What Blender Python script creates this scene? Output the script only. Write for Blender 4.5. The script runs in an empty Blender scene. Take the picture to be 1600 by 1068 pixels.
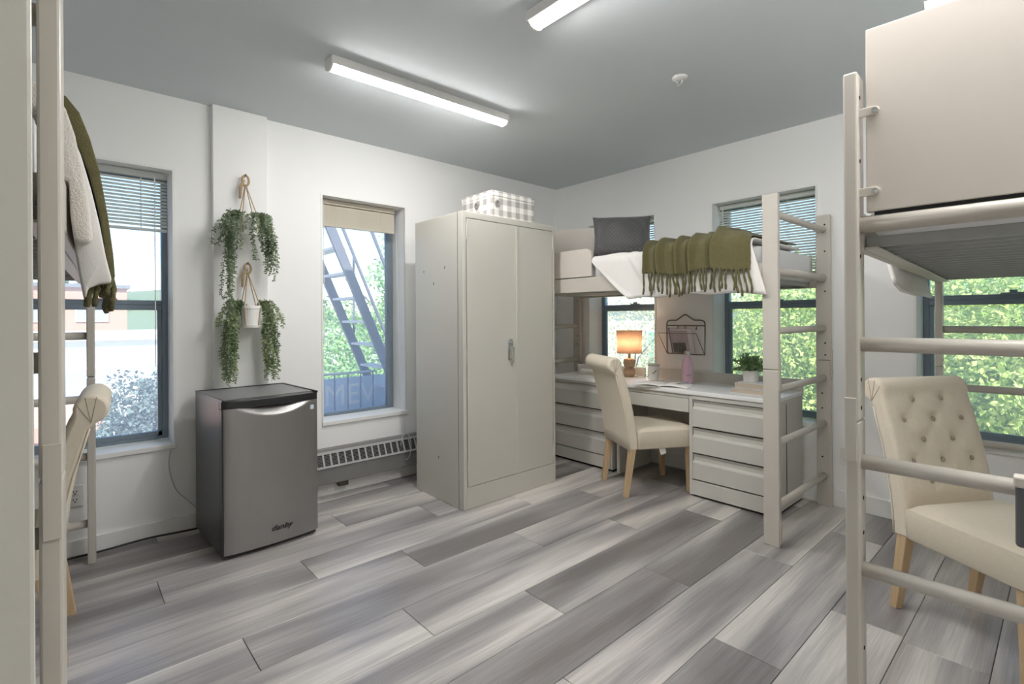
import bpy, math, random
import numpy as np
from mathutils import Vector, Matrix
random.seed(7)
np.random.seed(7)
PI = math.pi
S = bpy.context.scene
C = S.collection

# ------------------------------------------------------------------ camera
cam_d = bpy.data.cameras.new('camera')
cam = bpy.data.objects.new('camera', cam_d)
C.objects.link(cam)
cam_d.sensor_fit = 'HORIZONTAL'
cam_d.sensor_width = 36.0
cam_d.lens = 782 / 1600 * 36
cam_d.shift_y = -37 / 1600
cam_d.clip_start = 0.02
cam_d.clip_end = 600
cam.matrix_world = (Matrix.Translation((0, 0, 1.28)) @ Matrix.Rotation(math.radians(48.15), 4, 'Z')
                    @ Matrix.Rotation(PI / 2, 4, 'X') @ Matrix.Rotation(-0.006, 4, 'Z'))
S.camera = cam

# ------------------------------------------------------------------ sky, sun, exposure
W = bpy.data.worlds.new('sky')
S.world = W
W.use_nodes = True
nt = W.node_tree
nt.nodes.clear()
wo = nt.nodes.new('ShaderNodeOutputWorld')
bg = nt.nodes.new('ShaderNodeBackground')
sky = nt.nodes.new('ShaderNodeTexSky')
sky.sky_type = 'NISHITA'
sky.sun_disc = False
sky.sun_elevation = math.radians(48)
sky.sun_rotation = math.radians(120)
sky.air_density = 1.0
sky.dust_density = 0.4
sky.ozone_density = 3.0
bg.inputs['Strength'].default_value = 0.18
nt.links.new(sky.outputs[0], bg.inputs[0])
nt.links.new(bg.outputs[0], wo.inputs[0])

sun_d = bpy.data.lights.new('sun', 'SUN')
sun_d.energy = 6.2
sun_d.angle = math.radians(0.6)
sun_d.color = (1.0, 0.95, 0.86)
sun = bpy.data.objects.new('sun', sun_d)
C.objects.link(sun)
sun.rotation_euler = Vector((-0.50, 0.30, -0.81)).to_track_quat('-Z', 'Y').to_euler()
sun.location = (8, -5, 14)

S.view_settings.view_transform = 'Standard'
S.view_settings.look = 'None'
S.view_settings.gamma = 1.0
S.view_settings.use_curve_mapping = False
S.view_settings.exposure = 1.25
LAMP_STRENGTH = 34.5
S.cycles.max_bounces = 16
S.cycles.diffuse_bounces = 12

# ------------------------------------------------------------------ materials
MATS = {}


def principled(name):
    m = bpy.data.materials.new(name)
    m.use_nodes = True
    b = m.node_tree.nodes['Principled BSDF']
    return m, m.node_tree, b


def mat(name, col, rough=0.5, metal=0.0, var=0.06, scale=12.0, bump=0.0, bscale=200.0, stretch=(1, 1, 1),
        spec=0.5, sheen=0.0, trans=0.0, coat=0.0):
    if name in MATS:
        return MATS[name]
    m, t, b = principled(name)
    N, L = t.nodes, t.links
    tc = N.new('ShaderNodeTexCoord')
    mp = N.new('ShaderNodeMapping')
    mp.inputs['Scale'].default_value = stretch
    L.new(tc.outputs['Object'], mp.inputs[0])
    no = N.new('ShaderNodeTexNoise')
    no.inputs['Scale'].default_value = scale
    no.inputs['Detail'].default_value = 4
    L.new(mp.outputs[0], no.inputs['Vector'])
    mx = N.new('ShaderNodeMix')
    mx.data_type = 'RGBA'
    mx.inputs['A'].default_value = tuple(max(0, c * (1 - var)) for c in col) + (1,)
    mx.inputs['B'].default_value = tuple(min(1, c * (1 + var)) for c in col) + (1,)
    L.new(no.outputs['Fac'], mx.inputs['Factor'])
    L.new(mx.outputs['Result'], b.inputs['Base Color'])
    b.inputs['Roughness'].default_value = rough
    b.inputs['Metallic'].default_value = metal
    b.inputs['Specular IOR Level'].default_value = spec
    b.inputs['Sheen Weight'].default_value = sheen
    b.inputs['Coat Weight'].default_value = coat
    if trans:
        b.inputs['Transmission Weight'].default_value = trans
    if bump:
        n2 = N.new('ShaderNodeTexNoise')
        n2.inputs['Scale'].default_value = bscale
        n2.inputs['Detail'].default_value = 3
        L.new(mp.outputs[0], n2.inputs['Vector'])
        bp = N.new('ShaderNodeBump')
        bp.inputs['Strength'].default_value = bump
        bp.inputs['Distance'].default_value = 0.004
        L.new(n2.outputs['Fac'], bp.inputs['Height'])
        L.new(bp.outputs[0], b.inputs['Normal'])
    MATS[name] = m
    return m


def emit_mat(name, col, strength):
    m = bpy.data.materials.new(name)
    m.use_nodes = True
    N = m.node_tree.nodes
    N.clear()
    o = N.new('ShaderNodeOutputMaterial')
    e = N.new('ShaderNodeEmission')
    e.inputs[0].default_value = col + (1,)
    e.inputs[1].default_value = strength
    m.node_tree.links.new(e.outputs[0], o.inputs[0])
    return m


def plank_mat():
    m, t, b = principled('floor_plank')
    N, L = t.nodes, t.links
    tc = N.new('ShaderNodeTexCoord')
    oi = N.new('ShaderNodeObjectInfo')
    mul = N.new('ShaderNodeMath')
    mul.operation = 'MULTIPLY'
    mul.inputs[1].default_value = 37.0
    L.new(oi.outputs['Random'], mul.inputs[0])
    cx = N.new('ShaderNodeCombineXYZ')
    for i in range(3):
        L.new(mul.outputs[0], cx.inputs[i])
    add = N.new('ShaderNodeVectorMath')
    add.operation = 'ADD'
    L.new(tc.outputs['Object'], add.inputs[0])
    L.new(cx.outputs[0], add.inputs[1])

    def noise(sx, sy, scale, det, dist):
        mp = N.new('ShaderNodeMapping')
        mp.inputs['Scale'].default_value = (sx, sy, 1)
        L.new(add.outputs[0], mp.inputs[0])
        n = N.new('ShaderNodeTexNoise')
        n.inputs['Scale'].default_value = scale
        n.inputs['Detail'].default_value = det
        n.inputs['Distortion'].default_value = dist
        L.new(mp.outputs[0], n.inputs['Vector'])
        return n
    broad = noise(5.0, 0.55, 1.0, 2, 0.35)
    grain = noise(55, 1.6, 1.0, 5, 0.7)
    fine = noise(220, 5, 1.0, 3, 0.2)
    r1 = N.new('ShaderNodeValToRGB')
    e = r1.color_ramp.elements
    e[0].position = 0.33
    e[0].color = (0.185, 0.168, 0.164, 1)
    e[1].position = 0.70
    e[1].color = (0.62, 0.59, 0.55, 1)
    k = r1.color_ramp.elements.new(0.50)
    k.color = (0.305, 0.288, 0.284, 1)
    k = r1.color_ramp.elements.new(0.61)
    k.color = (0.46, 0.43, 0.41, 1)
    # broad + a little of the grain + per-plank tone
    a1 = N.new('ShaderNodeMath')
    a1.operation = 'MULTIPLY_ADD'
    a1.inputs[1].default_value = 0.20
    L.new(grain.outputs['Fac'], a1.inputs[0])
    L.new(broad.outputs['Fac'], a1.inputs[2])
    a2 = N.new('ShaderNodeMath')
    a2.operation = 'MULTIPLY_ADD'
    a2.inputs[1].default_value = 0.14
    L.new(oi.outputs['Random'], a2.inputs[0])
    L.new(a1.outputs[0], a2.inputs[2])
    a3 = N.new('ShaderNodeMath')
    a3.operation = 'SUBTRACT'
    a3.inputs[1].default_value = 0.15
    L.new(a2.outputs[0], a3.inputs[0])
    L.new(a3.outputs[0], r1.inputs[0])
    fm = N.new('ShaderNodeMapRange')
    fm.inputs['From Min'].default_value = 0.3
    fm.inputs['From Max'].default_value = 0.7
    fm.inputs['To Min'].default_value = 0.86
    fm.inputs['To Max'].default_value = 1.08
    L.new(fine.outputs['Fac'], fm.inputs[0])
    vm = N.new('ShaderNodeVectorMath')
    vm.operation = 'SCALE'
    L.new(r1.outputs[0], vm.inputs[0])
    L.new(fm.outputs[0], vm.inputs['Scale'])
    L.new(vm.outputs[0], b.inputs['Base Color'])
    b.inputs['Roughness'].default_value = 0.31
    b.inputs['Specular IOR Level'].default_value = 0.55
    bp = N.new('ShaderNodeBump')
    bp.inputs['Strength'].default_value = 0.12
    bp.inputs['Distance'].default_value = 0.002
    L.new(grain.outputs['Fac'], bp.inputs['Height'])
    L.new(bp.outputs[0], b.inputs['Normal'])
    return m


def glass_mat():
    m = bpy.data.materials.new('hazy_window_glass')
    m.use_nodes = True
    N, L = m.node_tree.nodes, m.node_tree.links
    N.clear()
    o = N.new('ShaderNodeOutputMaterial')
    tr = N.new('ShaderNodeBsdfTransparent')
    tr.inputs[0].default_value = (0.97, 0.99, 1.0, 1)
    tl = N.new('ShaderNodeBsdfTranslucent')  # patchy translucent share puts a pale bright veil into the pane
    tl.inputs[0].default_value = (0.85, 0.92, 1.0, 1)
    tc = N.new('ShaderNodeTexCoord')
    no = N.new('ShaderNodeTexNoise')
    no.inputs['Scale'].default_value = 2.2
    no.inputs['Detail'].default_value = 3
    L.new(tc.outputs['Object'], no.inputs['Vector'])
    mr = N.new('ShaderNodeMapRange')
    mr.inputs['To Min'].default_value = 0.10
    mr.inputs['To Max'].default_value = 0.22
    L.new(no.outputs['Fac'], mr.inputs[0])
    mx = N.new('ShaderNodeMixShader')
    L.new(mr.outputs[0], mx.inputs[0])
    L.new(tr.outputs[0], mx.inputs[1])
    L.new(tl.outputs[0], mx.inputs[2])
    gl = N.new('ShaderNodeBsdfGlossy')
    gl.inputs['Roughness'].default_value = 0.02
    fr = N.new('ShaderNodeFresnel')
    fr.inputs[0].default_value = 1.35
    m2 = N.new('ShaderNodeMixShader')
    L.new(fr.outputs[0], m2.inputs[0])
    L.new(mx.outputs[0], m2.inputs[1])
    L.new(gl.outputs[0], m2.inputs[2])
    L.new(m2.outputs[0], o.inputs[0])
    return m


def leaf_mat(name, c1, c2, transl=0.4):
    m = bpy.data.materials.new(name)
    m.use_nodes = True
    N, L = m.node_tree.nodes, m.node_tree.links
    N.clear()
    o = N.new('ShaderNodeOutputMaterial')
    tc = N.new('ShaderNodeTexCoord')
    no = N.new('ShaderNodeTexNoise')
    no.inputs['Scale'].default_value = 7.0
    no.inputs['Detail'].default_value = 4
    L.new(tc.outputs['Object'], no.inputs['Vector'])
    cr = N.new('ShaderNodeValToRGB')
    cr.color_ramp.elements[0].position = 0.35
    cr.color_ramp.elements[0].color = c1 + (1,)
    cr.color_ramp.elements[1].position = 0.65
    cr.color_ramp.elements[1].color = c2 + (1,)
    L.new(no.outputs['Fac'], cr.inputs[0])
    d = N.new('ShaderNodeBsdfDiffuse')
    t = N.new('ShaderNodeBsdfTranslucent')
    L.new(cr.outputs[0], d.inputs[0])
    L.new(cr.outputs[0], t.inputs[0])
    mx = N.new('ShaderNodeMixShader')
    mx.inputs[0].default_value = transl
    L.new(d.outputs[0], mx.inputs[1])
    L.new(t.outputs[0], mx.inputs[2])
    L.new(mx.outputs[0], o.inputs[0])
    MATS[name] = m
    return m


def gingham_mat():
    m, t, b = principled('grey_gingham')
    N, L = t.nodes, t.links
    tc = N.new('ShaderNodeTexCoord')
    sp = N.new('ShaderNodeSeparateXYZ')
    L.new(tc.outputs['Object'], sp.inputs[0])

    def stripe(sock, freq, off=0.0):
        a = N.new('ShaderNodeMath')
        a.operation = 'MULTIPLY_ADD'
        a.inputs[1].default_value = freq
        a.inputs[2].default_value = off
        L.new(sock, a.inputs[0])
        f = N.new('ShaderNodeMath')
        f.operation = 'FRACT'
        L.new(a.outputs[0], f.inputs[0])
        g = N.new('ShaderNodeMath')
        g.operation = 'GREATER_THAN'
        g.inputs[1].default_value = 0.5
        L.new(f.outputs[0], g.inputs[0])
        return g
    gh = stripe(sp.outputs['Z'], 12.0, 0.1)
    ad = N.new('ShaderNodeMath')
    L.new(sp.outputs['X'], ad.inputs[0])
    L.new(sp.outputs['Y'], ad.inputs[1])
    gv = stripe(ad.outputs[0], 12.0, 0.2)
    s = N.new('ShaderNodeMath')
    L.new(gh.outputs[0], s.inputs[0])
    L.new(gv.outputs[0], s.inputs[1])
    h = N.new('ShaderNodeMath')
    h.operation = 'MULTIPLY'
    h.inputs[1].default_value = 0.5
    L.new(s.outputs[0], h.inputs[0])
    cr = N.new('ShaderNodeValToRGB')
    cr.color_ramp.elements[0].color = (0.86, 0.84, 0.80, 1)
    cr.color_ramp.elements[1].color = (0.38, 0.36, 0.34, 1)
    L.new(h.outputs[0], cr.inputs[0])
    L.new(cr.outputs[0], b.inputs['Base Color'])
    b.inputs['Roughness'].default_value = 0.85
    return m


def quilt_mat():
    m, t, b = principled('charcoal_quilt')
    N, L = t.nodes, t.links
    tc = N.new('ShaderNodeTexCoord')
    mp = N.new('ShaderNodeMapping')
    mp.inputs['Rotation'].default_value = (0, 0, PI / 4)
    mp.inputs['Scale'].default_value = (46, 46, 46)
    L.new(tc.outputs['Object'], mp.inputs[0])
    ck = N.new('ShaderNodeTexVoronoi')
    ck.inputs['Scale'].default_value = 1.0
    ck.inputs['Randomness'].default_value = 0.0
    L.new(mp.outputs[0], ck.inputs['Vector'])
    cr = N.new('ShaderNodeValToRGB')
    cr.color_ramp.elements[0].color = (0.115, 0.112, 0.108, 1)
    cr.color_ramp.elements[1].color = (0.055, 0.055, 0.058, 1)
    cr.color_ramp.elements[1].position = 0.7
    L.new(ck.outputs['Distance'], cr.inputs[0])
    L.new(cr.outputs[0], b.inputs['Base Color'])
    b.inputs['Roughness'].default_value = 0.55
    b.inputs['Sheen Weight'].default_value = 0.3
    bp = N.new('ShaderNodeBump')
    bp.inputs['Strength'].default_value = 0.8
    bp.inputs['Distance'].default_value = 0.006
    bp.invert = True
    L.new(ck.outputs['Distance'], bp.inputs['Height'])
    L.new(bp.outputs[0], b.inputs['Normal'])
    return m


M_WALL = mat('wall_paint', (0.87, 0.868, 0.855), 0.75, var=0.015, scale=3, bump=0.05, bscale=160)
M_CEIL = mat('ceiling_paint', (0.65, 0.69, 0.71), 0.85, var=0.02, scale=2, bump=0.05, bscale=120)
M_TRIM = mat('trim_paint', (0.82, 0.82, 0.80), 0.45, var=0.02)
M_PLANK = plank_mat()
M_SUB = mat('subfloor', (0.05, 0.045, 0.04), 0.9)
M_GLASS = glass_mat()
M_ALU = mat('dark_aluminium', (0.20, 0.25, 0.30), 0.45, 0.1, var=0.1)
M_PUTTY = mat('putty_enamel', (0.56, 0.54, 0.485), 0.42, var=0.035, scale=3, bump=0.03, bscale=90)
M_PUTTYD = mat('shadow_gap', (0.05, 0.047, 0.04), 0.8)
M_BED = mat('bed_enamel', (0.54, 0.505, 0.45), 0.38, var=0.04, scale=4)
M_PANEL = mat('bed_panel_enamel', (0.60, 0.55, 0.495), 0.45, var=0.03, scale=2)
M_DESK = mat('desk_enamel', (0.60, 0.585, 0.54), 0.4, var=0.03, scale=4)
M_TOP = mat('laminate_top', (0.86, 0.86, 0.85), 0.32, var=0.03, scale=6)
M_STEEL = mat('dark_stainless', (0.36, 0.35, 0.34), 0.30, 0.9, var=0.08, scale=3, stretch=(1, 60, 1), bump=0.02)
M_BLACKP = mat('black_plastic', (0.02, 0.02, 0.022), 0.3, var=0.1)
M_FRBODY = mat('fridge_case', (0.10, 0.105, 0.11), 0.32, 0.3, var=0.1, bump=0.1, bscale=300)
M_LINEN = mat('linen', (0.74, 0.665, 0.535), 0.9, var=0.06, scale=60, bump=0.25, bscale=900, sheen=0.2)
M_BTN = mat('linen_button', (0.42, 0.36, 0.28), 0.85, var=0.06)
M_OAK = mat('pale_oak', (0.58, 0.42, 0.25), 0.5, var=0.22, scale=10, stretch=(8, 8, 0.8))
M_WOOD = mat('warm_wood', (0.42, 0.30, 0.20), 0.5, var=0.25, scale=9, stretch=(1, 1, 6))
M_WHITEC = mat('white_cotton', (0.80, 0.775, 0.745), 0.95, var=0.03, scale=25, bump=0.3, bscale=350, sheen=0.2)
M_SHEET = mat('pale_sheet', (0.78, 0.79, 0.80), 0.9, var=0.03, scale=14, bump=0.15, bscale=200)
M_FLUFF = mat('cream_fleece', (0.74, 0.70, 0.64), 0.98, var=0.1, scale=90, bump=1.0, bscale=220, sheen=0.4)
M_OLIVE = mat('olive_wool', (0.125, 0.112, 0.045), 0.98, var=0.22, scale=70, bump=1.0, bscale=260, sheen=0.15)
M_CHROME = mat('chrome', (0.72, 0.73, 0.72), 0.18, 1.0, var=0.03)
M_BLIND = leaf_mat('blind_slat', (0.70, 0.72, 0.69), (0.74, 0.76, 0.73), 0.3)
M_BLINDC = leaf_mat('blind_cream', (0.72, 0.67, 0.57), (0.76, 0.71, 0.61), 0.25)
M_CORDW = mat('white_cord', (0.78, 0.78, 0.76), 0.6)
M_CORDB = mat('black_cord', (0.015, 0.015, 0.016), 0.45)
M_PLATE = mat('ivory_plate', (0.80, 0.79, 0.75), 0.4)
M_RAD = mat('heater_enamel', (0.20, 0.195, 0.19), 0.45, var=0.06)
M_RADL = mat('heater_grille', (0.40, 0.40, 0.39), 0.45, var=0.05)
M_DARK = mat('dark_void', (0.012, 0.012, 0.013), 0.8)
M_POT = mat('white_ceramic', (0.84, 0.83, 0.80), 0.35, var=0.02)
M_ROPE = mat('jute_rope', (0.45, 0.33, 0.20), 0.95, var=0.25, scale=90, bump=0.8, bscale=300)
M_SOIL = mat('soil', (0.05, 0.035, 0.025), 1.0)
M_VINE = leaf_mat('vine_leaf', (0.15, 0.20, 0.12), (0.33, 0.40, 0.27), 0.25)
M_VINE2 = leaf_mat('vine_leaf_bright', (0.16, 0.22, 0.11), (0.36, 0.43, 0.25), 0.25)
M_SPRIG = leaf_mat('sprig_leaf', (0.26, 0.40, 0.20), (0.50, 0.62, 0.38), 0.45)
M_STEM = mat('vine_stem', (0.20, 0.22, 0.10), 0.8)
M_SHADE = None
M_GINGHAM = gingham_mat()
M_QUILT = quilt_mat()
M_PINK = mat('pink_enamel', (0.76, 0.52, 0.62), 0.28, var=0.03)
M_PAPER = mat('paper', (0.85, 0.84, 0.80), 0.8, var=0.02)
M_BOOKC = mat('book_cloth', (0.70, 0.69, 0.68), 0.7, var=0.05)
M_BOOKP = mat('page_block', (0.60, 0.50, 0.40), 0.85, var=0.12, scale=40, stretch=(1, 1, 30))
M_WIRE = mat('bronze_wire', (0.16, 0.13, 0.10), 0.45, 0.7)
M_FRINGE = M_OLIVE

# ------------------------------------------------------------------ mesh helpers


class MB:
    def __init__(s):
        s.v = []
        s.f = []

    def add(s, vs, fs):
        o = len(s.v)
        s.v.extend([tuple(v) for v in vs])
        s.f.extend([tuple(i + o for i in f) for f in fs])
        return s

    def box(s, x0, x1, y0, y1, z0, z1):
        x0, x1 = min(x0, x1), max(x0, x1)
        y0, y1 = min(y0, y1), max(y0, y1)
        z0, z1 = min(z0, z1), max(z0, z1)
        vs = [(x0, y0, z0), (x1, y0, z0), (x1, y1, z0), (x0, y1, z0),
              (x0, y0, z1), (x1, y0, z1), (x1, y1, z1), (x0, y1, z1)]
        return s.add(vs, [(0, 3, 2, 1), (4, 5, 6, 7), (0, 1, 5, 4), (1, 2, 6, 5), (2, 3, 7, 6), (3, 0, 4, 7)])

    def obox(s, c, sx, sy, sz, rot):
        vs = []
        for z in (-1, 1):
            for x, y in ((-1, -1), (1, -1), (1, 1), (-1, 1)):
                vs.append(tuple(Vector(c) + rot @ Vector((x * sx / 2, y * sy / 2, z * sz / 2))))
        return s.add(vs, [(0, 3, 2, 1), (4, 5, 6, 7), (0, 1, 5, 4), (1, 2, 6, 5), (2, 3, 7, 6), (3, 0, 4, 7)])

    def tube(s, pts, r, seg=10, cap=True):
        pts = [Vector(p) for p in pts]
        n = len(pts)
        rr = r if isinstance(r, (list, tuple)) else [r] * n
        vs = []
        up = None
        for i, p in enumerate(pts):
            d = (pts[min(i + 1, n - 1)] - pts[max(i - 1, 0)])
            if d.length < 1e-9:
                d = Vector((0, 0, 1))
            d.normalize()
            if up is None:
                up = Vector((0, 0, 1)) if abs(d.z) < 0.9 else Vector((1, 0, 0))
            a = d.cross(up)
            if a.length < 1e-5:
                a = d.cross(Vector((0.3, 1, 0.2)))
            a.normalize()
            b = a.cross(d)
            up = b
            for k in range(seg):
                t = 2 * PI * k / seg
                vs.append(tuple(p + a * math.cos(t) * rr[i] + b * math.sin(t) * rr[i]))
        fs = []
        for i in range(n - 1):
            for k in range(seg):
                k2 = (k + 1) % seg
                fs.append((i * seg + k, i * seg + k2, (i + 1) * seg + k2, (i + 1) * seg + k))
        if cap:
            fs.append(tuple(range(seg - 1, -1, -1)))
            fs.append(tuple((n - 1) * seg + k for k in range(seg)))
        return s.add(vs, fs)

    def lathe(s, prof, c=(0, 0, 0), seg=24, rx=1.0, ry=1.0):
        vs, fs = [], []
        for r, z in prof:
            for k in range(seg):
                t = 2 * PI * k / seg
                vs.append((c[0] + r * rx * math.cos(t), c[1] + r * ry * math.sin(t), c[2] + z))
        n = len(prof)
        for i in range(n - 1):
            for k in range(seg):
                k2 = (k + 1) % seg
                fs.append((i * seg + k, i * seg + k2, (i + 1) * seg + k2, (i + 1) * seg + k))
        fs.append(tuple(range(seg - 1, -1, -1)))
        fs.append(tuple((n - 1) * seg + k for k in range(seg)))
        return s.add(vs, fs)

    def prism(s, poly, a0, a1, axis='x'):
        """poly in the two other axes (in order), extruded along axis"""
        n = len(poly)
        vs = []
        for a in (a0, a1):
            for p, q in poly:
                vs.append({'x': (a, p, q), 'y': (p, a, q), 'z': (p, q, a)}[axis])
        fs = [tuple(range(n - 1, -1, -1)), tuple(range(n, 2 * n))]
        for i in range(n):
            j = (i + 1) % n
            fs.append((i, j, n + j, n + i))
        return s.add(vs, fs)

    def grid(s, nu, nv, fn):
        vs = [fn(i / (nu - 1), j / (nv - 1)) for j in range(nv) for i in range(nu)]
        fs = []
        for j in range(nv - 1):
            for i in range(nu - 1):
                a = j * nu + i
                fs.append((a, a + 1, a + nu + 1, a + nu))
        return s.add(vs, fs)

    def build(s, name, m, parent=None, smooth=False, bevel=0.0, seg=2, solid=0.0, sub=0, world=False, kind=None,
              label=None):
        v = s.v
        if world and parent is not None:
            r = parent
            while r.parent is not None:
                r = r.parent
            inv = Matrix.LocRotScale(r.location, r.rotation_euler, None).inverted()
            v = [tuple(inv @ Vector(p)) for p in v]
        me = bpy.data.meshes.new(name)
        me.from_pydata(v, [], s.f)
        me.update()
        import bmesh
        bm = bmesh.new()
        bm.from_mesh(me)
        if solid == 0.0:
            bmesh.ops.recalc_face_normals(bm, faces=bm.faces)
        bm.to_mesh(me)
        bm.free()
        if smooth:
            me.polygons.foreach_set('use_smooth', [True] * len(me.polygons))
        me.materials.append(m)
        o = bpy.data.objects.new(name, me)
        C.objects.link(o)
        if parent is not None:
            o.parent = parent
        if solid:
            md = o.modifiers.new('solid', 'SOLIDIFY')
            md.thickness = solid
            md.offset = 0
        if bevel:
            md = o.modifiers.new('bevel', 'BEVEL')
            md.width = bevel
            md.segments = seg
            md.limit_method = 'ANGLE'
            md.angle_limit = math.radians(35)
        if sub:
            md = o.modifiers.new('sub', 'SUBSURF')
            md.levels = sub
            md.render_levels = sub
        if kind:
            o['kind'] = kind
        if label:
            o['label'] = label
        return o


def tag(o, label, cat, group=None):
    o['label'] = label
    o['category'] = cat
    if group:
        o['group'] = group
    return o


def thing(name, label, cat, loc=(0, 0, 0), rotz=0.0, group=None):
    o = bpy.data.objects.new(name, None)
    o.empty_display_size = 0.05
    C.objects.link(o)
    o.location = loc
    o.rotation_euler = (0, 0, rotz)
    return tag(o, label, cat, group)


def struct(o):
    o['kind'] = 'structure'
    return o


def struct_empty(name, loc=(0, 0, 0)):
    o = bpy.data.objects.new(name, None)
    o.empty_display_size = 0.05
    C.objects.link(o)
    o.location = loc
    return struct(o)


def copy_tree(o, parent=None):
    c = o.copy()
    C.objects.link(c)
    c.parent = parent
    for ch in list(o.children):
        copy_tree(ch, c)
    return c


def text_mesh(body, size, depth, m, name, parent, matrix, shear=0.0):
    cu = bpy.data.curves.new(name, 'FONT')
    cu.body = body
    cu.size = size
    cu.extrude = depth
    cu.shear = shear
    cu.align_x = 'CENTER'
    o = bpy.data.objects.new(name, cu)
    C.objects.link(o)
    bpy.context.view_layer.update()
    me = bpy.data.meshes.new_from_object(o.evaluated_get(bpy.context.evaluated_depsgraph_get()))
    bpy.data.objects.remove(o)
    me.transform(matrix)
    me.materials.clear()
    me.materials.append(m)
    ob = bpy.data.objects.new(name, me)
    C.objects.link(ob)
    ob.parent = parent
    return ob


# ------------------------------------------------------------------ room shell
XA, YB, HC = -3.63, 3.886, 2.635
XR, YD = 1.15, -1.15
TH = 0.30
SILL = 0.535
# floor with individual planks
floor = struct_empty('floor')
MB().box(XA - 0.02, XR, YD, YB + 0.02, -0.06, -0.006).build('subfloor', M_SUB, floor)
PW, PL = 0.2545, 1.47
e0 = -2.485
known = {0: 1.385, -1: 0.93, 1: 2.0, 2: 1.11, 3: 1.61, 4: 2.21, 6: 1.93, -2: 0.335, 8: 2.45, -3: 1.30, -4: 0.75,
         5: 1.32, 7: 1.02, -5: 0.4}
plank_cache = {}
k = -5
while e0 + k * PW < XR:
    x0 = max(e0 + k * PW, XA)
    x1 = min(e0 + (k + 1) * PW, XR)
    if x1 - x0 > 0.01:
        off = known.get(k, random.random() * PL)
        y = off - PL * math.ceil((off - YD) / PL)
        while y < YB:
            ya, yb = max(y, YD), min(y + PL, YB)
            if yb - ya > 0.02:
                key = (round(x1 - x0, 4), round(yb - ya, 4))
                g = 0.0011
                if key in plank_cache:
                    o = bpy.data.objects.new('plank', plank_cache[key])
                    C.objects.link(o)
                    o.parent = floor
                else:
                    w, l = key
                    c = 0.0016
                    vs = []
                    for (ins, z) in ((0, -0.006), (0, -c), (c, 0)):
                        vs += [(-w / 2 + g + ins, -l / 2 + g + ins, z), (w / 2 - g - ins, -l / 2 + g + ins, z),
                               (w / 2 - g - ins, l / 2 - g - ins, z), (-w / 2 + g + ins, l / 2 - g - ins, z)]
                    fs = [(8, 9, 10, 11)]
                    for q in (0, 4):
                        for a in range(4):
                            b = (a + 1) % 4
                            fs.append((q + a, q + b, q + 4 + b, q + 4 + a))
                    o = MB().add(vs, fs).build('plank', M_PLANK, floor)
                    plank_cache[key] = o.data
                o.location = ((x0 + x1) / 2, (ya + yb) / 2, 0)
            y += PL
    k += 1

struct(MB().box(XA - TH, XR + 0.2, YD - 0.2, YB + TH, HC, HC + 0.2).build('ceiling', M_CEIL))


def wp(w, u, d, z):
    return (XA - d, u, z) if w == 'A' else (u, YB + d, z)


def wbox(mb, w, u0, u1, d0, d1, z0, z1):
    a, b = wp(w, u0, d0, z0), wp(w, u1, d1, z1)
    return mb.box(a[0], b[0], a[1], b[1], a[2], b[2])


ZT = 2.185
WINS = [('A', -0.18, 0.493, 1), ('A', 1.405, 2.077, 2), ('B', -3.19, -2.45, 3), ('B', -1.915, -1.178, 4),
        ('B', -0.63, 0.11, 5)]


def wall(name, w, u0, u1):
    mb = MB()
    hs = sorted([(a, b) for (ww, a, b, n) in WINS if ww == w])
    cur = u0
    for a, b in hs:
        wbox(mb, w, cur, a, 0, TH, 0, HC)
        wbox(mb, w, a, b, 0, TH, 0, SILL - 0.03)
        wbox(mb, w, a, b, 0, TH, ZT, HC)
        cur = b
    wbox(mb, w, cur, u1, 0, TH, 0, HC)
    return struct(mb.build(name, M_WALL))


wall('wall_left', 'A', YD - 0.2, YB + TH)
wall('wall_back', 'B', XA, XR + 0.2)
struct(MB().box(XR, XR + 0.2, YD, YB, 0, HC).build('wall_right', M_WALL))
struct(MB().box(XA, XR, YD - 0.2, YD, 0, HC).build('wall_front', M_WALL))
# shallow wall column with the plants
struct(MB().box(XA - 0.01, XA + 0.05, 0.70, 1.02, 0, HC).build('wall_column', M_WALL, bevel=0.004))
# baseboards
bb = MB()
bb.box(XA, XA + 0.014, YD, 0.70, 0, 0.088)
bb.box(XA, XA + 0.014, 1.02, YB, 0, 0.088)
bb.box(XA + 0.05, XA + 0.062, 0.69, 1.03, 0, 0.088)
struct(bb.build('baseboard_left', M_TRIM, bevel=0.004))
struct(MB().box(XA, XR, YB - 0.014, YB, 0, 0.115).build('baseboard_back', M_TRIM, bevel=0.004))


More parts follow.
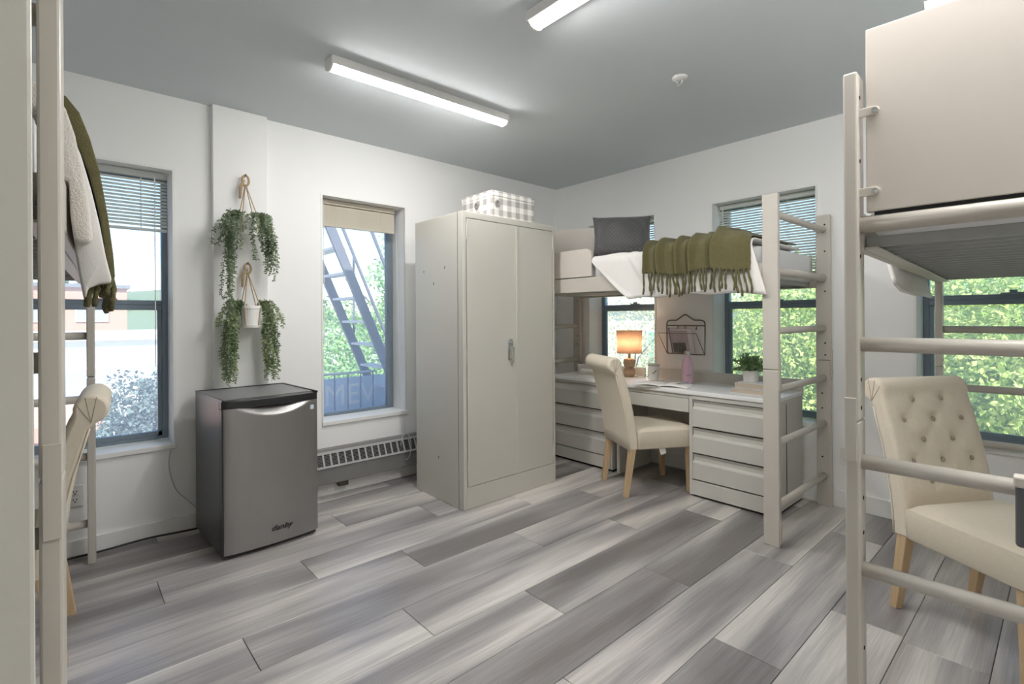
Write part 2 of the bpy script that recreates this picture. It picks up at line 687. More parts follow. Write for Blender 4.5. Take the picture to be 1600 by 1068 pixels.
def window(w, u0, u1, n):
    r = struct_empty('window_%d' % n, wp(w, (u0 + u1) / 2, 0.2, SILL))
    fd0, fd1 = 0.20, 0.255
    f = 0.032
    kw = dict(parent=r, world=True)
    m = MB()
    wbox(m, w, u0, u0 + f, fd0, fd1, SILL, ZT)
    wbox(m, w, u1 - f, u1, fd0, fd1, SILL, ZT)
    wbox(m, w, u0 + f, u1 - f, fd0, fd1, ZT - f, ZT)
    wbox(m, w, u0 + f, u1 - f, fd0, fd1, SILL, SILL + 0.022)
    m.build('window_frame', M_ALU, bevel=0.003, **kw)
    if n != 2:
        m = MB()
        wbox(m, w, u0 + f, u1 - f, fd0 - 0.012, fd1 - 0.01, 1.345, 1.375)
        wbox(m, w, u0 + f, u1 - f, fd0 - 0.002, fd1, 1.375, 1.405)
        mr = m.build('meeting_rail', M_ALU, bevel=0.003, **kw)
        m = MB()
        um = u0 + (u1 - u0) * 0.55
        wbox(m, w, um - 0.05, um + 0.05, fd0 - 0.02, fd0, 1.405, 1.413)
        wbox(m, w, um - 0.012, um + 0.02, fd0 - 0.024, fd0 - 0.004, 1.413, 1.428)
        m.build('sash_latch', M_ALU, mr, world=True, bevel=0.002)
        m = MB()
        for ua, ub in ((u0 + f, u0 + f + 0.022), (u1 - f - 0.022, u1 - f)):
            wbox(m, w, ua, ub, fd0 + 0.004, fd0 + 0.03, SILL + 0.022, 1.345)
        wbox(m, w, u0 + f, u1 - f, fd0 + 0.004, fd0 + 0.03, SILL + 0.022, SILL + 0.05)
        m.build('lower_sash', M_ALU, bevel=0.002, **kw)
        for za, zb in ((SILL + 0.05, 1.345), (1.405, ZT - f)):
            m = MB()
            wbox(m, w, u0 + f, u1 - f, fd0 + 0.016, fd0 + 0.02, za, zb)
            m.build('pane', M_GLASS, **kw)
    else:
        m = MB()
        wbox(m, w, u1 - f - 0.03, u1 - f, fd0 - 0.008, fd0 + 0.03, SILL + 0.022, ZT - f)
        wbox(m, w, u0 + f, u0 + f + 0.012, fd0 - 0.008, fd0 + 0.03, SILL + 0.022, ZT - f)
        st = m.build('sash_stile', M_ALU, bevel=0.002, **kw)
        m = MB()
        wbox(m, w, u1 - f - 0.022, u1 - f - 0.006, fd0 - 0.022, fd0 - 0.008, 1.33, 1.43)
        m.build('sash_latch', M_ALU, st, world=True, bevel=0.003)
        m = MB()
        wbox(m, w, u0 + f, u1 - f - 0.03, fd0 + 0.016, fd0 + 0.02, SILL + 0.022, ZT - f)
        m.build('pane', M_GLASS, **kw)
    m = MB()
    wbox(m, w, u0 - 0.012, u1 + 0.012, -0.014, 0.20, SILL - 0.03, SILL)
    m.build('window_sill', M_TRIM, bevel=0.004, **kw)
    m = MB()
    for a, b, za, zb in ((u0 - 0.012, u0, SILL - 0.03, ZT + 0.012), (u1, u1 + 0.012, SILL - 0.03, ZT + 0.012),
                         (u0, u1, ZT, ZT + 0.012)):
        wbox(m, w, a, b, -0.005, 0.004, za, zb)
    m.build('corner_bead', M_TRIM, **kw)
    return r


for w, a, b, n in WINS:
    window(w, a, b, n)


def blind(w, u0, u1, ztop, n, pitch, tilt, label, m_sl, dep=0.10, wand=None):
    c = wp(w, (u0 + u1) / 2, dep, ztop)
    r = thing('venetian_blind', label, 'blind', c, 0, 'venetian blinds')
    kw = dict(parent=r, world=True)
    m = MB()
    wbox(m, w, u0, u1, dep - 0.018, dep + 0.018, ztop - 0.035, ztop)
    m.build('headrail', m_sl, bevel=0.003, **kw)
    L = u1 - u0
    ch = 0.0125
    # one slat, arched a little
    prof = [(-ch, -0.0), (-ch * 0.5, 0.0018), (0, 0.0025), (ch * 0.5, 0.0018), (ch, 0.0)]
    ct, st = math.cos(tilt), math.sin(tilt)
    pr = [(p * ct - q * st, p * st + q * ct) for p, q in prof]
    vs, fs = [], []
    for e in (-L / 2, L / 2):
        for th in (0, 0.0009):
            for p, q in pr:
                d = p
                vs.append((-d, e, q - th) if w == 'A' else (e, d, q - th))
    for i in range(4):
        fs += [(i, i + 1, 10 + i + 1, 10 + i), (5 + i + 1, 5 + i, 15 + i, 15 + i + 1)]
    fs += [(0, 5, 15, 10), (4, 14, 19, 9)]
    me = None
    z = ztop - 0.035
    for i in range(n):
        z -= pitch
        if me is None:
            o = MB().add(vs, fs).build('slat', m_sl, r)
            me = o.data
        else:
            o = bpy.data.objects.new('slat', me)
            C.objects.link(o)
            o.parent = r
        o.location = (0, 0, z - ztop)
    m = MB()
    wbox(m, w, u0, u1, dep - 0.013, dep + 0.013, z - pitch - 0.016, z - pitch)
    m.build('bottom_rail', m_sl, bevel=0.003, **kw)
    for t in (0.2, 0.8) if L < 0.69 else (0.28, 0.72):
        m = MB()
        for dd in (-0.0135, 0.0135):
            m.tube([wp(w, u0 + L * t, dep + dd, ztop - 0.03), wp(w, u0 + L * t, dep + dd, z - pitch)], 0.0014, 4)
        m.build('ladder_cord', M_CORDW, **kw)
    if wand:
        m = MB()
        m.tube([wp(w, wand[0], dep - 0.02, ztop - 0.03), wp(w, wand[0], dep - 0.02, wand[1])], 0.003, 6)
        m.build('tilt_wand', M_CORDW, **kw)
    return r


blind('A', -0.165, 0.478, 2.18, 14, 0.0205, 0.75, 'half lowered pale blind in the window beside the hanging plants',
      M_BLIND, wand=(0.415, 1.0))
blind('A', 1.42, 2.035, 2.18, 14, 0.0100, 1.0, 'cream blind raised to a short stack in the fire escape window',
      M_BLINDC, wand=(1.445, 1.1))
blind('B', -3.175, -2.465, 2.18, 20, 0.0205, 0.75, 'lowered blind mostly hidden behind the charcoal pillow', M_BLIND)
blind('B', -1.90, -1.193, 2.18, 26, 0.0200, 0.75, 'lowered pale blind behind the loft bed ladder end', M_BLIND,
      wand=(-1.87, 1.2))
# pull cord hanging from the raised blind, looped over the heater
pts = []
for t in range(0, 25):
    a = t / 24 * 2 * PI
    pts.append((XA + 0.105 + 0.02 * math.sin(a), 2.02 + 0.035 * math.sin(a), 0.27 + 0.105 * math.cos(a)))
m = MB()
m.tube([(XA - 0.08, 2.045, 2.0), (XA - 0.03, 2.045, 0.75), (XA + 0.02, 2.04, 0.545), (XA + 0.10, 2.02, 0.375)], 0.0016, 5)
m.tube(pts, 0.0018, 5, cap=False)
tag(m.build('blind_cord', M_CORDW, smooth=True), 'thin white blind cord looping down over the baseboard heater', 'cord')

# ------------------------------------------------------------------ ceiling lights, sprinkler
M_TUBE = emit_mat('lit_diffuser', (1.0, 0.985, 0.965), LAMP_STRENGTH)
M_FIX = mat('fixture_enamel', (0.80, 0.79, 0.77), 0.4)


def strip_light(c, rotz, length, label):
    r = thing('strip_light', label, 'ceiling light', (c[0], c[1], HC), rotz, 'fluorescent strip lights')
    h = length / 2
    MB().box(-h, h, -0.048, 0.048, -0.045, 0).build('housing', M_FIX, r, bevel=0.003)
    # rounded diffuser below the housing
    pr = []
    for i in range(13):
        a = PI + PI * i / 12
        pr.append((0.036 * math.cos(a), -0.045 + 0.020 * math.sin(a)))
    MB().prism(pr, -h + 0.012, h - 0.012, 'x').build('diffuser', M_TUBE, r)
    for sx in (-1, 1):
        MB().prism([(p * 1.14, -0.044 + (q + 0.044) * 1.1) for p, q in pr], sx * h, sx * (h - 0.012), 'x').build(
            'end_cap', M_FIX, r)
    return r


strip_light((-2.545, 1.62), PI / 2 - 0.02, 1.19, 'lit strip light on the ceiling, the whole length in view')
strip_light((-0.40, 1.575), 0.0, 2.40, 'lit strip light cut off by the top of the picture')  # length beyond the view is added to brighten the camera side

r = thing('fire_sprinkler', 'small white fire sprinkler head on the grey ceiling', 'sprinkler', (-1.468, 2.598, HC))
MB().lathe([(0.042, 0), (0.042, -0.006), (0.02, -0.012), (0.014, -0.014), (0.001, -0.014)][::-1], seg=20).build(
    'escutcheon', M_FIX, r, smooth=True)
m = MB()
for a in (0, PI):
    m.tube([(0.012 * math.cos(a), 0.012 * math.sin(a), -0.012), (0.016 * math.cos(a), 0.016 * math.sin(a), -0.026),
            (0.004 * math.cos(a), 0.004 * math.sin(a), -0.042)], 0.003, 6)
m.build('frame_arm', M_CHROME, r)
MB().lathe([(0.001, -0.046), (0.018, -0.045), (0.018, -0.042), (0.001, -0.041)], seg=16).build('deflector', M_CHROME, r)

# ------------------------------------------------------------------ locker


def locker(name, label, loc, rotz, w, d, h, detail):
    """local: front face at y=0 facing -y, x from 0 to w, body behind (+y)"""
    r = thing(name, label, 'locker', loc, rotz)
    t = 0.018
    st = 0.03
    m = MB()
    m.box(0, w, t, d, 0.0, h)
    m.box(0, st, 0, t + 0.002, 0, h)
    m.box(w - 0.021, w, 0, t + 0.002, 0, h)
    m.box(st, w - 0.021, 0, t + 0.002, 0, 0.148)
    m.box(st, w - 0.021, 0, t + 0.002, h - 0.045, h)
    m.build('case', M_PUTTY, r, bevel=0.004)
    m = MB()
    m.box(st, w - 0.021, t - 0.006, t + 0.001, 0.148, h - 0.045)  # black sheet paints the shade seen in the gaps around the doors
    m.build('door_gap_shade', M_DARK, r)
    MB().box(-0.001, 0.0, 0.055, 0.058, 0.0, h).build('side_seam', M_PUTTYD, r)
    split = st + (w - 0.051) * 0.545
    g = 0.0055
    for i, (a, b) in enumerate(((st + g, split - g * 0.4), (split + g * 0.4, w - 0.021 - g))):
        dr = MB().box(a, b, 0.0, t - 0.004, 0.151, h - 0.048).build('door', M_PUTTY, r, bevel=0.003)
        if i == 0:
            first_door = dr
            MB().box(split - 0.008, split + 0.012, -0.005, 0.0, 0.151, h - 0.048).build('edge_strip', M_PUTTY, dr,
                                                                                       bevel=0.002)
        hx = a - 0.002 if i == 0 else b + 0.002
        for z in (0.24, 1.02, h - 0.14):
            m = MB()
            m.tube([(hx, -0.004, z - 0.05), (hx, -0.004, z + 0.05)], 0.0055, 8)
            m.build('hinge', M_PUTTY, dr)
    if detail:
        dr = first_door
        hx = split - 0.068
        m = MB()
        m.prism([(hx - 0.024, 0.985), (hx + 0.024, 0.985), (hx + 0.024, 1.118), (hx + 0.014, 1.132), (hx - 0.014, 1.132),
                 (hx - 0.024, 1.118)], -0.006, 0.0, 'y')
        hd = m.build('handle_plate', M_CHROME, dr, bevel=0.002)
        m = MB()
        m.box(hx - 0.010, hx + 0.010, -0.028, -0.006, 1.05, 1.075)
        m.prism([(hx - 0.013, 1.075), (hx + 0.015, 1.075), (hx + 0.011, 0.965), (hx - 0.005, 0.950)], -0.034, -0.024, 'y')
        m.build('lever', M_CHROME, dr, bevel=0.003)
        kc = MB().lathe([(0.001, 0.018), (0.010, 0.018), (0.010, 0), (0.001, 0)], seg=14).build('keyhole_cap', M_CHROME, dr)
        kc.location = (hx, -0.006, 1.105)
        kc.rotation_euler = (PI / 2, 0, 0)
        for (py, pz) in ((0.35, 1.531), (0.48, 1.625), (0.21, 1.636), (0.30, 0.30)):
            m = MB()
            m.box(-0.0015, 0.001, py - 0.003, py + 0.003, pz - 0.008, pz + 0.008)
            m.build('vent_slot', M_PUTTYD, r)
    else:
        MB().box(0.10, 0.104, d - 0.001, d + 0.0015, 1.50, 1.53).build('vent_slot', M_PUTTYD, r)
    return r


# front faces +X: local -y -> world +x, local x -> world +y : rotate by +90 deg
locker('metal_locker', 'tall putty coloured two door metal locker with a checked box on top', (-2.695, 1.976, 0), PI / 2,
       0.888, 0.60, 2.0, True)
# second locker beside the camera, back to us
lk2 = locker('metal_locker', 'tall metal locker seen as a plain panel at the left edge of the picture',
             (-1.222, -0.054, 0), math.radians(-86.5), 0.90, 0.50, 2.0, False)

# checked fabric box
r = thing('fabric_box', 'grey and white gingham fabric box on top of the locker', 'box', (-2.97, 2.53, 2.0))
MB().box(-0.19, 0.175, -0.215, 0.215, 0, 0.20).build('box_body', M_GINGHAM, r, bevel=0.008)
MB().box(-0.194, 0.179, -0.219, 0.219, 0.17, 0.215).build('lid', M_GINGHAM, r, bevel=0.008)
for (px, py, a) in ((0.0, -0.222, 0), (0.182, -0.17, PI / 2)):
    m = MB()
    pts = [(px + 0.016 * math.cos(t / 12 * 2 * PI) * math.cos(a), py + 0.016 * math.cos(t / 12 * 2 * PI) * math.sin(a),
            0.12 + 0.02 * math.sin(t / 12 * 2 * PI)) for t in range(13)]
    m.tube(pts, 0.006, 6, cap=False)
    m.build('pull_ring', mat('grey_rope', (0.22, 0.21, 0.20), 0.9), r, smooth=True)

# ------------------------------------------------------------------ fridge
fr = thing('mini_fridge', 'dark stainless mini fridge under the hanging plants', 'fridge', (-2.981, 0.617, 0),
           PI / 2 + 0.052)
FW, FD, FH = 0.515, 0.545, 0.85
# local: x along width 0..FW, -y is front
MB().box(0.0, FW, 0.05, FD, 0.03, FH - 0.004).build('case', M_FRBODY, fr, bevel=0.006)
MB().box(0.012, FW - 0.012, 0.06, FD - 0.012, FH - 0.005, FH + 0.001).build('top_panel', mat(
    'fridge_top', (0.20, 0.20, 0.20), 0.35, bump=0.2, bscale=300), fr, bevel=0.002)
m = MB()
for a in ((0, 0.012, 0.0, FD), (FW - 0.012, FW, 0.0, FD), (0, FW, FD - 0.012, FD)):
    m.box(a[0], a[1], a[2], a[3], FH - 0.006, FH + 0.006)
m.build('top_rim', M_BLACKP, fr, bevel=0.002)
m = MB()
for x in (0.04, FW - 0.04):
    for y in (0.06, FD - 0.05):
        m = MB().lathe([(0.018, 0), (0.018, 0.03)], (x, y, 0), 12)
        m.build('foot', M_BLACKP, fr)
MB().box(0.01, FW - 0.01, 0.02, 0.06, 0.012, 0.035).build('kick_strip', M_BLACKP, fr)


def bow(x):
    t = x / FW * 2 - 1
    return -0.004 - 0.016 * (1 - t * t) - 0.012 * (1 - t ** 8) + 0.03


def door_fn(u, v):
    x = u * FW
    z = 0.03 + v * (FH - 0.045 - 0.03)
    y = bow(x) - 0.012
    zt = FH - 0.045
    t = (u - 0.13) / 0.80
    if 0 < t < 1:
        zl = zt - 0.055 * math.sin(PI * t) ** 0.8
        if z > zl:
            y += 0.034 * min(1, (z - zl) / 0.05) * (0.35 + 0.65 * math.sin(PI * t))
    return (x, y, z)


m = MB()
m.grid(61, 121, door_fn)
n0 = len(m.v)
# sides and back of the door
m.grid(61, 2, lambda u, v: (u * FW, (bow(u * FW) - 0.012) * (1 - v) + 0.045 * v, 0.03))
m.grid(2, 2, lambda u, v: (0, (bow(0) - 0.012) * (1 - u) + 0.045 * u, 0.03 + v * (FH - 0.075)))
m.grid(2, 2, lambda u, v: (FW, (bow(FW) - 0.012) * (1 - u) + 0.045 * u, 0.03 + v * (FH - 0.075)))
m.grid(2, 2, lambda u, v: (u * FW, 0.045, 0.03 + v * (FH - 0.075)))
dr = m.build('door', M_STEEL, fr, smooth=False)
me = dr.data
for p in me.polygons[:60 * 120]:
    p.use_smooth = True
top = []
for i in range(25):
    x = FW * i / 24
    top.append((x, bow(x) - 0.014))
MB().prism(top + [(FW, 0.05), (0, 0.05)], FH - 0.045, FH - 0.004, 'z').build('door_cap', M_BLACKP, dr, bevel=0.003)
MB().box(-0.002, 0.006, 0.0, 0.05, 0.03, FH - 0.045).build('gasket', M_BLACKP, dr)
MB().box(0.468, 0.488, bow(0.478) - 0.0155, bow(0.478) - 0.013, FH - 0.10, FH - 0.075).build(
    'sticker', mat('sticker', (0.62, 0.74, 0.85), 0.5), dr)
lx = 0.295
text_mesh('danby', 0.042, 0.0012, M_BLACKP, 'logo', dr,
          Matrix.Translation((lx, bow(lx) - 0.0150, 0.10)) @ Matrix.Rotation(0.018, 4, 'Z') @ Matrix.Rotation(PI / 2, 4, 'X') @ Matrix.Scale(1.15, 4, (1, 0, 0)),
          shear=0.35)

# fridge power cord along the baseboard
m = MB()
pts = [(-3.50, -0.35, 0.01), (-3.56, -0.05, 0.012), (-3.57, 0.15, 0.012), (-3.585, 0.35, 0.015), (-3.56, 0.5, 0.016),
       (-3.56, 0.60, 0.012), (-3.57, 0.70, 0.02)]


def smooth_path(pts, n=6):
    pts = [Vector(p) for p in pts]
    out = []
    for i in range(len(pts) - 1):
        p0, p1, p2, p3 = pts[max(i - 1, 0)], pts[i], pts[i + 1], pts[min(i + 2, len(pts) - 1)]
        for k in range(n):
            t = k / n
            out.append(0.5 * ((2 * p1) + (-p0 + p2) * t + (2 * p0 - 5 * p1 + 4 * p2 - p3) * t * t
                              + (-p0 + 3 * p1 - 3 * p2 + p3) * t ** 3))
    out.append(pts[-1])
    return out


m.tube(smooth_path(pts), 0.0055, 7)
tag(m.build('power_cord', M_CORDB, smooth=True), 'black power cord lying along the left baseboard to the fridge', 'cord')
m = MB()
m.tube(smooth_path([(XA + 0.004, 0.475, 0.50), (XA + 0.004, 0.468, 0.40), (XA + 0.006, 0.50, 0.26), (XA + 0.01, 0.56, 0.18),
                    (XA + 0.02, 0.62, 0.10), (XA + 0.03, 0.66, 0.02)]), 0.0022, 6)
tag(m.build('thin_cable', mat('grey_cable', (0.55, 0.56, 0.56), 0.6), smooth=True),
    'thin grey cable curving down the wall below the window sill', 'cable')

# ------------------------------------------------------------------ baseboard heater
ht = thing('baseboard_heater', 'dark grey baseboard heater under the fire escape window', 'heater', (XA, 1.05, 0.10))
hy0, hy1 = 1.05, 2.86
pr = [(XA + 0.001, 0.105), (XA + 0.10, 0.105), (XA + 0.105, 0.225), (XA + 0.06, 0.325), (XA + 0.05, 0.345), (XA + 0.001, 0.345)]
MB().prism([(a, b) for a, b in pr], hy0, hy1, 'y').build('casing', M_RAD, ht, world=True, bevel=0.003)
# sloped grille: frame strips + louvre blocks
A0 = Vector((XA + 0.107, 0, 0.225))
A1 = Vector((XA + 0.062, 0, 0.325))
dn = (A1 - A0).normalized()
nn = Vector((dn.z, 0, -dn.x))


def gp(s, y, o):
    p = A0 + dn * s + nn * o
    return (p.x, y, p.z)


def gbox(m, s0, s1, ya, yb, o0, o1):
    vs = [gp(s, y, o) for o in (o0, o1) for s, y in ((s0, ya), (s1, ya), (s1, yb), (s0, yb))]
    m.add(vs, [(0, 3, 2, 1), (4, 5, 6, 7), (0, 1, 5, 4), (1, 2, 6, 5), (2, 3, 7, 6), (3, 0, 4, 7)])


SL = (A1 - A0).length
m = MB()
gbox(m, -0.002, 0.012, hy0, hy1, 0, 0.006)
gbox(m, SL - 0.014, SL + 0.004, hy0, hy1, 0, 0.006)
nb = 34
bw = (hy1 - hy0) / nb
for i in range(nb + 1):
    y = hy0 + i * bw
    gbox(m, 0.012, SL - 0.014, max(hy0, y - 0.006), min(hy1, y + 0.006), 0, 0.006)
m.build('grille_frame', M_RADL, ht, world=True)
lm = None
for i in range(nb):
    y = hy0 + (i + 0.5) * bw
    if lm is None:
        m = MB()
        ns = 8
        for q in range(ns):
            s0 = 0.014 + (SL - 0.030) * q / ns
            gbox(m, s0, s0 + (SL - 0.03) / ns * 0.28, -bw / 2 + 0.006, bw / 2 - 0.006, 0.0005, 0.004)
        gbox(m, 0.012, SL - 0.014, -bw / 2 + 0.006, bw / 2 - 0.006, -0.002, 0.0008)
        o = m.build('louvre', M_DARK, ht)
        o.data.transform(Matrix.Translation((-XA, 0, -0.10)))
        o.data.materials.append(M_RAD)
        for p in o.data.polygons[:6 * ns]:
            p.material_index = 1
        lm = o.data
    else:
        o = bpy.data.objects.new('louvre', lm)
        C.objects.link(o)
        o.parent = ht
    o.location = (0, y - 1.05, 0)
m = MB()
m.box(XA + 0.03, XA + 0.075, 1.485, 1.56, 0.062, 0.105)
tag(m.build('heater_valve', mat('brass_dark', (0.10, 0.085, 0.06), 0.4, 0.5), bevel=0.006),
    'small dark valve fitting hanging under the baseboard heater', 'valve')


def outlet(w, u, z, label):
    r = thing('wall_outlet', label, 'outlet', wp(w, u, 0, z), 0, 'wall outlets')
    m = MB()
    wbox(m, w, u - 0.036, u + 0.036, -0.006, 0, z - 0.058, z + 0.058)
    m.build('cover_plate', M_PLATE, r, world=True, bevel=0.003)
    for dz in (-0.022, 0.022):
        m = MB()
        wbox(m, w, u - 0.017, u + 0.017, -0.009, -0.006, z + dz - 0.015, z + dz + 0.015)
        sk = m.build('socket', M_PLATE, r, world=True, bevel=0.004)
        m = MB()
        for du in (-0.007, 0.007):
            wbox(m, w, u + du - 0.0016, u + du + 0.0016, -0.0098, -0.0085, z + dz - 0.001, z + dz + 0.009)
        wbox(m, w, u - 0.003, u + 0.003, -0.0098, -0.0085, z + dz - 0.011, z + dz - 0.005)
        m.build('slots', M_DARK, sk, world=True)


outlet('A', 0.041, 0.325, 'white wall outlet behind the ladder below the left window')
outlet('B', -1.0, 0.345, 'white wall outlet between the back wall windows near the floor')

# ------------------------------------------------------------------ loft beds
RUNG_Z = (0.205, 0.56, 0.865, 1.20, 1.54, 1.865)
PWD, PTH, PTOP = 0.085, 0.034, 1.967


def loft_bed(label, loc, rotz, L, Wd, guard=False, clamp_panel=False, head_board=None):
    r = thing('loft_bed', label, 'loft bed', loc, rotz, 'metal loft beds')
    for ex in (0, 1):
        x = ex * L
        so = 1 if ex else -1            # outwards
        for ey in (0, 1):
            y = ey * Wd
            p = MB()
            p.box(x - PWD / 2, x + PWD / 2, y - PTH / 2, y + PTH / 2, 0.985, PTOP)
            p.box(x - PWD / 2, x + PWD / 2, y - PTH / 2, y + PTH / 2, 0.0, 0.982)
            po = p.build('post', M_BED, r, bevel=0.005)
            c = MB()
            c.box(x + so * (PWD / 2), x + so * (PWD / 2 + 0.004), y - 0.016, y + 0.012, 0.87, 1.05)
            c.build('connector_plate', M_BED, po, bevel=0.0015)
            c = MB()
            c.box(x + so * (PWD / 2), x + so * (PWD / 2 + 0.004), y - 0.012, y + 0.012, 0.02, 0.15)
            c.build('connector_plate', M_BED, po, bevel=0.0015)
            # bolt holes on the inner wide face
            for zz in (0.33, 0.66, 0.76, 1.02, 1.10, 1.45, 1.72, 1.90):
                hh = MB()
                sy = -1 if ey else 1
                xx = x + (0.012 if zz > 1 else -0.008)
                hh.lathe([(0.001, 0), (0.006, 0.0), (0.006, 0.0022), (0.001, 0.0022)], seg=8)
                ho = hh.build('bolt_hole', M_DARK, po)
                ho.location = (xx, y + sy * (PTH / 2 - 0.001), zz)
                ho.rotation_euler = (-PI / 2 * sy, 0, 0)
        for i, z in enumerate(RUNG_Z):
            if clamp_panel and ex == 1 and i == 5:
                continue
            rr = 0.024 if i == 4 else 0.0205
            ro = MB().tube([(x, PTH / 2 - 0.002, z), (x, Wd - PTH / 2 + 0.002, z)], rr, 16).build('rung', M_BED, r, smooth=False)
            me = ro.data
            for pl in me.polygons:
                if len(pl.vertices) == 4:
                    pl.use_smooth = True
    for ey in (0, 1):
        y = ey * Wd
        s = 1 if ey == 0 else -1
        m = MB()
        m.box(PWD / 2, L - PWD / 2, y - 0.012, y + 0.012, 1.475, 1.585)
        m.box(PWD / 2, L - PWD / 2, y + s * 0.012, y + s * 0.05, 1.475, 1.481)
        m.build('side_rail', M_BED, r, bevel=0.004)
    sm = None
    n = 10
    for i in range(n):
        x = 0.14 + (L - 0.28) * i / (n - 1)
        if sm is None:
            m = MB()
            m.prism([(-0.055, 0), (-0.052, -0.030), (-0.040, -0.030), (-0.036, -0.004), (0.036, -0.004), (0.040, -0.030),
                     (0.052, -0.030), (0.055, 0), ], 0.014, Wd - 0.014, 'y')
            o = m.build('slat', mat('slat_steel', (0.36, 0.37, 0.36), 0.45), r)
            sm = o.data
        else:
            o = bpy.data.objects.new('slat', sm)
            C.objects.link(o)
            o.parent = r
        o.location = (x, 0, 1.514)
    if guard:
        xs, xe, zb, zt, rd = 0.045, 0.92, 1.592, 1.803, 0.06
        pl = [(xs, zb), (xe, zb)]
        for i in range(9):
            a = PI / 2 * i / 8
            pl.append((xe - rd + rd * math.cos(a), zt - rd + rd * math.sin(a)))
        pl.append((xs, zt))
        MB().prism(pl, -0.012, 0.006, 'y').build('guard_board', M_PANEL, r, bevel=0.003)
    if clamp_panel:
        x = L
        pn = MB().box(x - 0.008, x + 0.014, 0.032, Wd - 0.032, 1.572, 2.085).build('end_panel', M_PANEL, r, bevel=0.003)
        MB().box(x - 0.012, x + 0.010, 0.05, Wd - 0.05, 1.556, 1.574).build('panel_seat', M_DARK, pn)
        for z in (1.628, 1.852):
            m = MB()
            m.prism([(0.012, z - 0.012), (0.055, z - 0.012), (0.062, z - 0.008), (0.066, z), (0.062, z + 0.008),
                     (0.055, z + 0.012), (0.012, z + 0.012)], x + 0.0145, x + 0.021, 'x')
            cl = m.build('panel_clamp', M_BED, pn, bevel=0.002)
            m = MB()
            m.lathe([(0.001, 0), (0.007, 0), (0.007, 0.004), (0.003, 0.005), (0.003, 0.003), (0.001, 0.003)], seg=10)
            b = m.build('clamp_bolt', M_CHROME, cl)
            b.location = (x + 0.021, 0.054, z)
            b.rotation_euler = (0, PI / 2, 0)
    if head_board:
        (ax, ay), (bx, by), z0, z1 = head_board
        d = Vector((bx - ax, by - ay, 0)).normalized()
        q = Vector((-d.y, d.x, 0)) * 0.011
        p = [Vector((ax, ay, 0)) - q, Vector((bx, by, 0)) - q, Vector((bx, by, 0)) + q, Vector((ax, ay, 0)) + q]
        MB().prism([(v.x, v.y) for v in p], z0, z1, 'z').build('head_panel', M_PANEL, r, bevel=0.003)
    return r


B1X, B1Y, B1L, B1W = -3.31, 2.955, 2.19, 0.895
bed1 = loft_bed('metal loft bed over the desk with an olive throw', (B1X, B1Y, 0), 0, B1L, B1W, guard=True,
                head_board=((0.06, 0.27), (0.66, 0.60), 1.725, 2.07))
RA = math.radians(-87.3)
BRX, BRY, BRL, BRW = -0.517, 3.845, 2.15, 0.93
bedR = loft_bed('metal loft bed at the right edge with a large beige end panel', (BRX, BRY, 0), RA, BRL, BRW,
                clamp_panel=True)
LA = math.radians(176.72)
bedL = loft_bed('metal loft bed in front of the left window, its post close to the camera', (-1.318, -0.017, 0), LA, 2.17, 0.93)


def puffy_box(m, x0, x1, y0, y1, z0, z1, nx=24, ny=12, crown=0.012, seed=0):
    """rounded mattress surface"""
    rs = np.random.RandomState(seed)
    ph = rs.rand(6) * 6

    def fn(u, v):
        x = x0 + (x1 - x0) * u
        y = y0 + (y1 - y0) * v
        e = min(u, 1 - u) * (x1 - x0)
        f = min(v, 1 - v) * (y1 - y0)
        k = min(1, e / 0.04) * min(1, f / 0.04)
        k = math.sqrt(max(0, 1 - (1 - k) ** 2))
        z = z1 - 0.03 + 0.03 * k + crown * 0.4 * (math.sin(6 * u + ph[0]) + math.sin(5 * v + ph[1]))* k
        return (x, y, z)
    m.grid(nx, ny, fn)
    # skirt
    ring = []
    for i in range(nx):
        ring.append(fn(i / (nx - 1), 0))
    for j in range(1, ny):
        ring.append(fn(1, j / (ny - 1)))
    for i in range(nx - 2, -1, -1):
        ring.append(fn(i / (nx - 1), 1))
    for j in range(ny - 2, 0, -1):
        ring.append(fn(0, j / (ny - 1)))
    n = len(ring)
    vs = ring + [(x, y, z0 + 0.02) for x, y, z in ring] + [
        (x + (0.015 if x < (x0 + x1) / 2 else -0.015), y + (0.015 if y < (y0 + y1) / 2 else -0.015), z0) for x, y, z in ring]
    fs = []
    for q in (0, n):
        for i in range(n):
            j = (i + 1) % n
            fs.append((q + i, q + n + i, q + n + j, q + j))
    fs.append(tuple(2 * n + i for i in range(n)))
    m.add(vs, fs)
    return m


def mattress(label, loc, rotz, L, Wd, name='mattress'):
    m = MB()
    puffy_box(m, 0.06, L - 0.06, 0.03, Wd - 0.03, 1.515, 1.715)
    o = m.build(name, M_SHEET, smooth=True)
    o.location = loc
    o.rotation_euler = (0, 0, rotz)
    return tag(o, label, 'mattress', 'mattresses on the loft beds')


mattress('white sheeted mattress on the loft bed over the desk', (B1X, B1Y, 0), 0, B1L, B1W)
mattress('white mattress behind the end panel of the right loft bed', (BRX, BRY, 0), RA, BRL, BRW)
mattress('white mattress on the loft bed in front of the left window', (-1.318, -0.017, 0), LA, 2.17, 0.93)


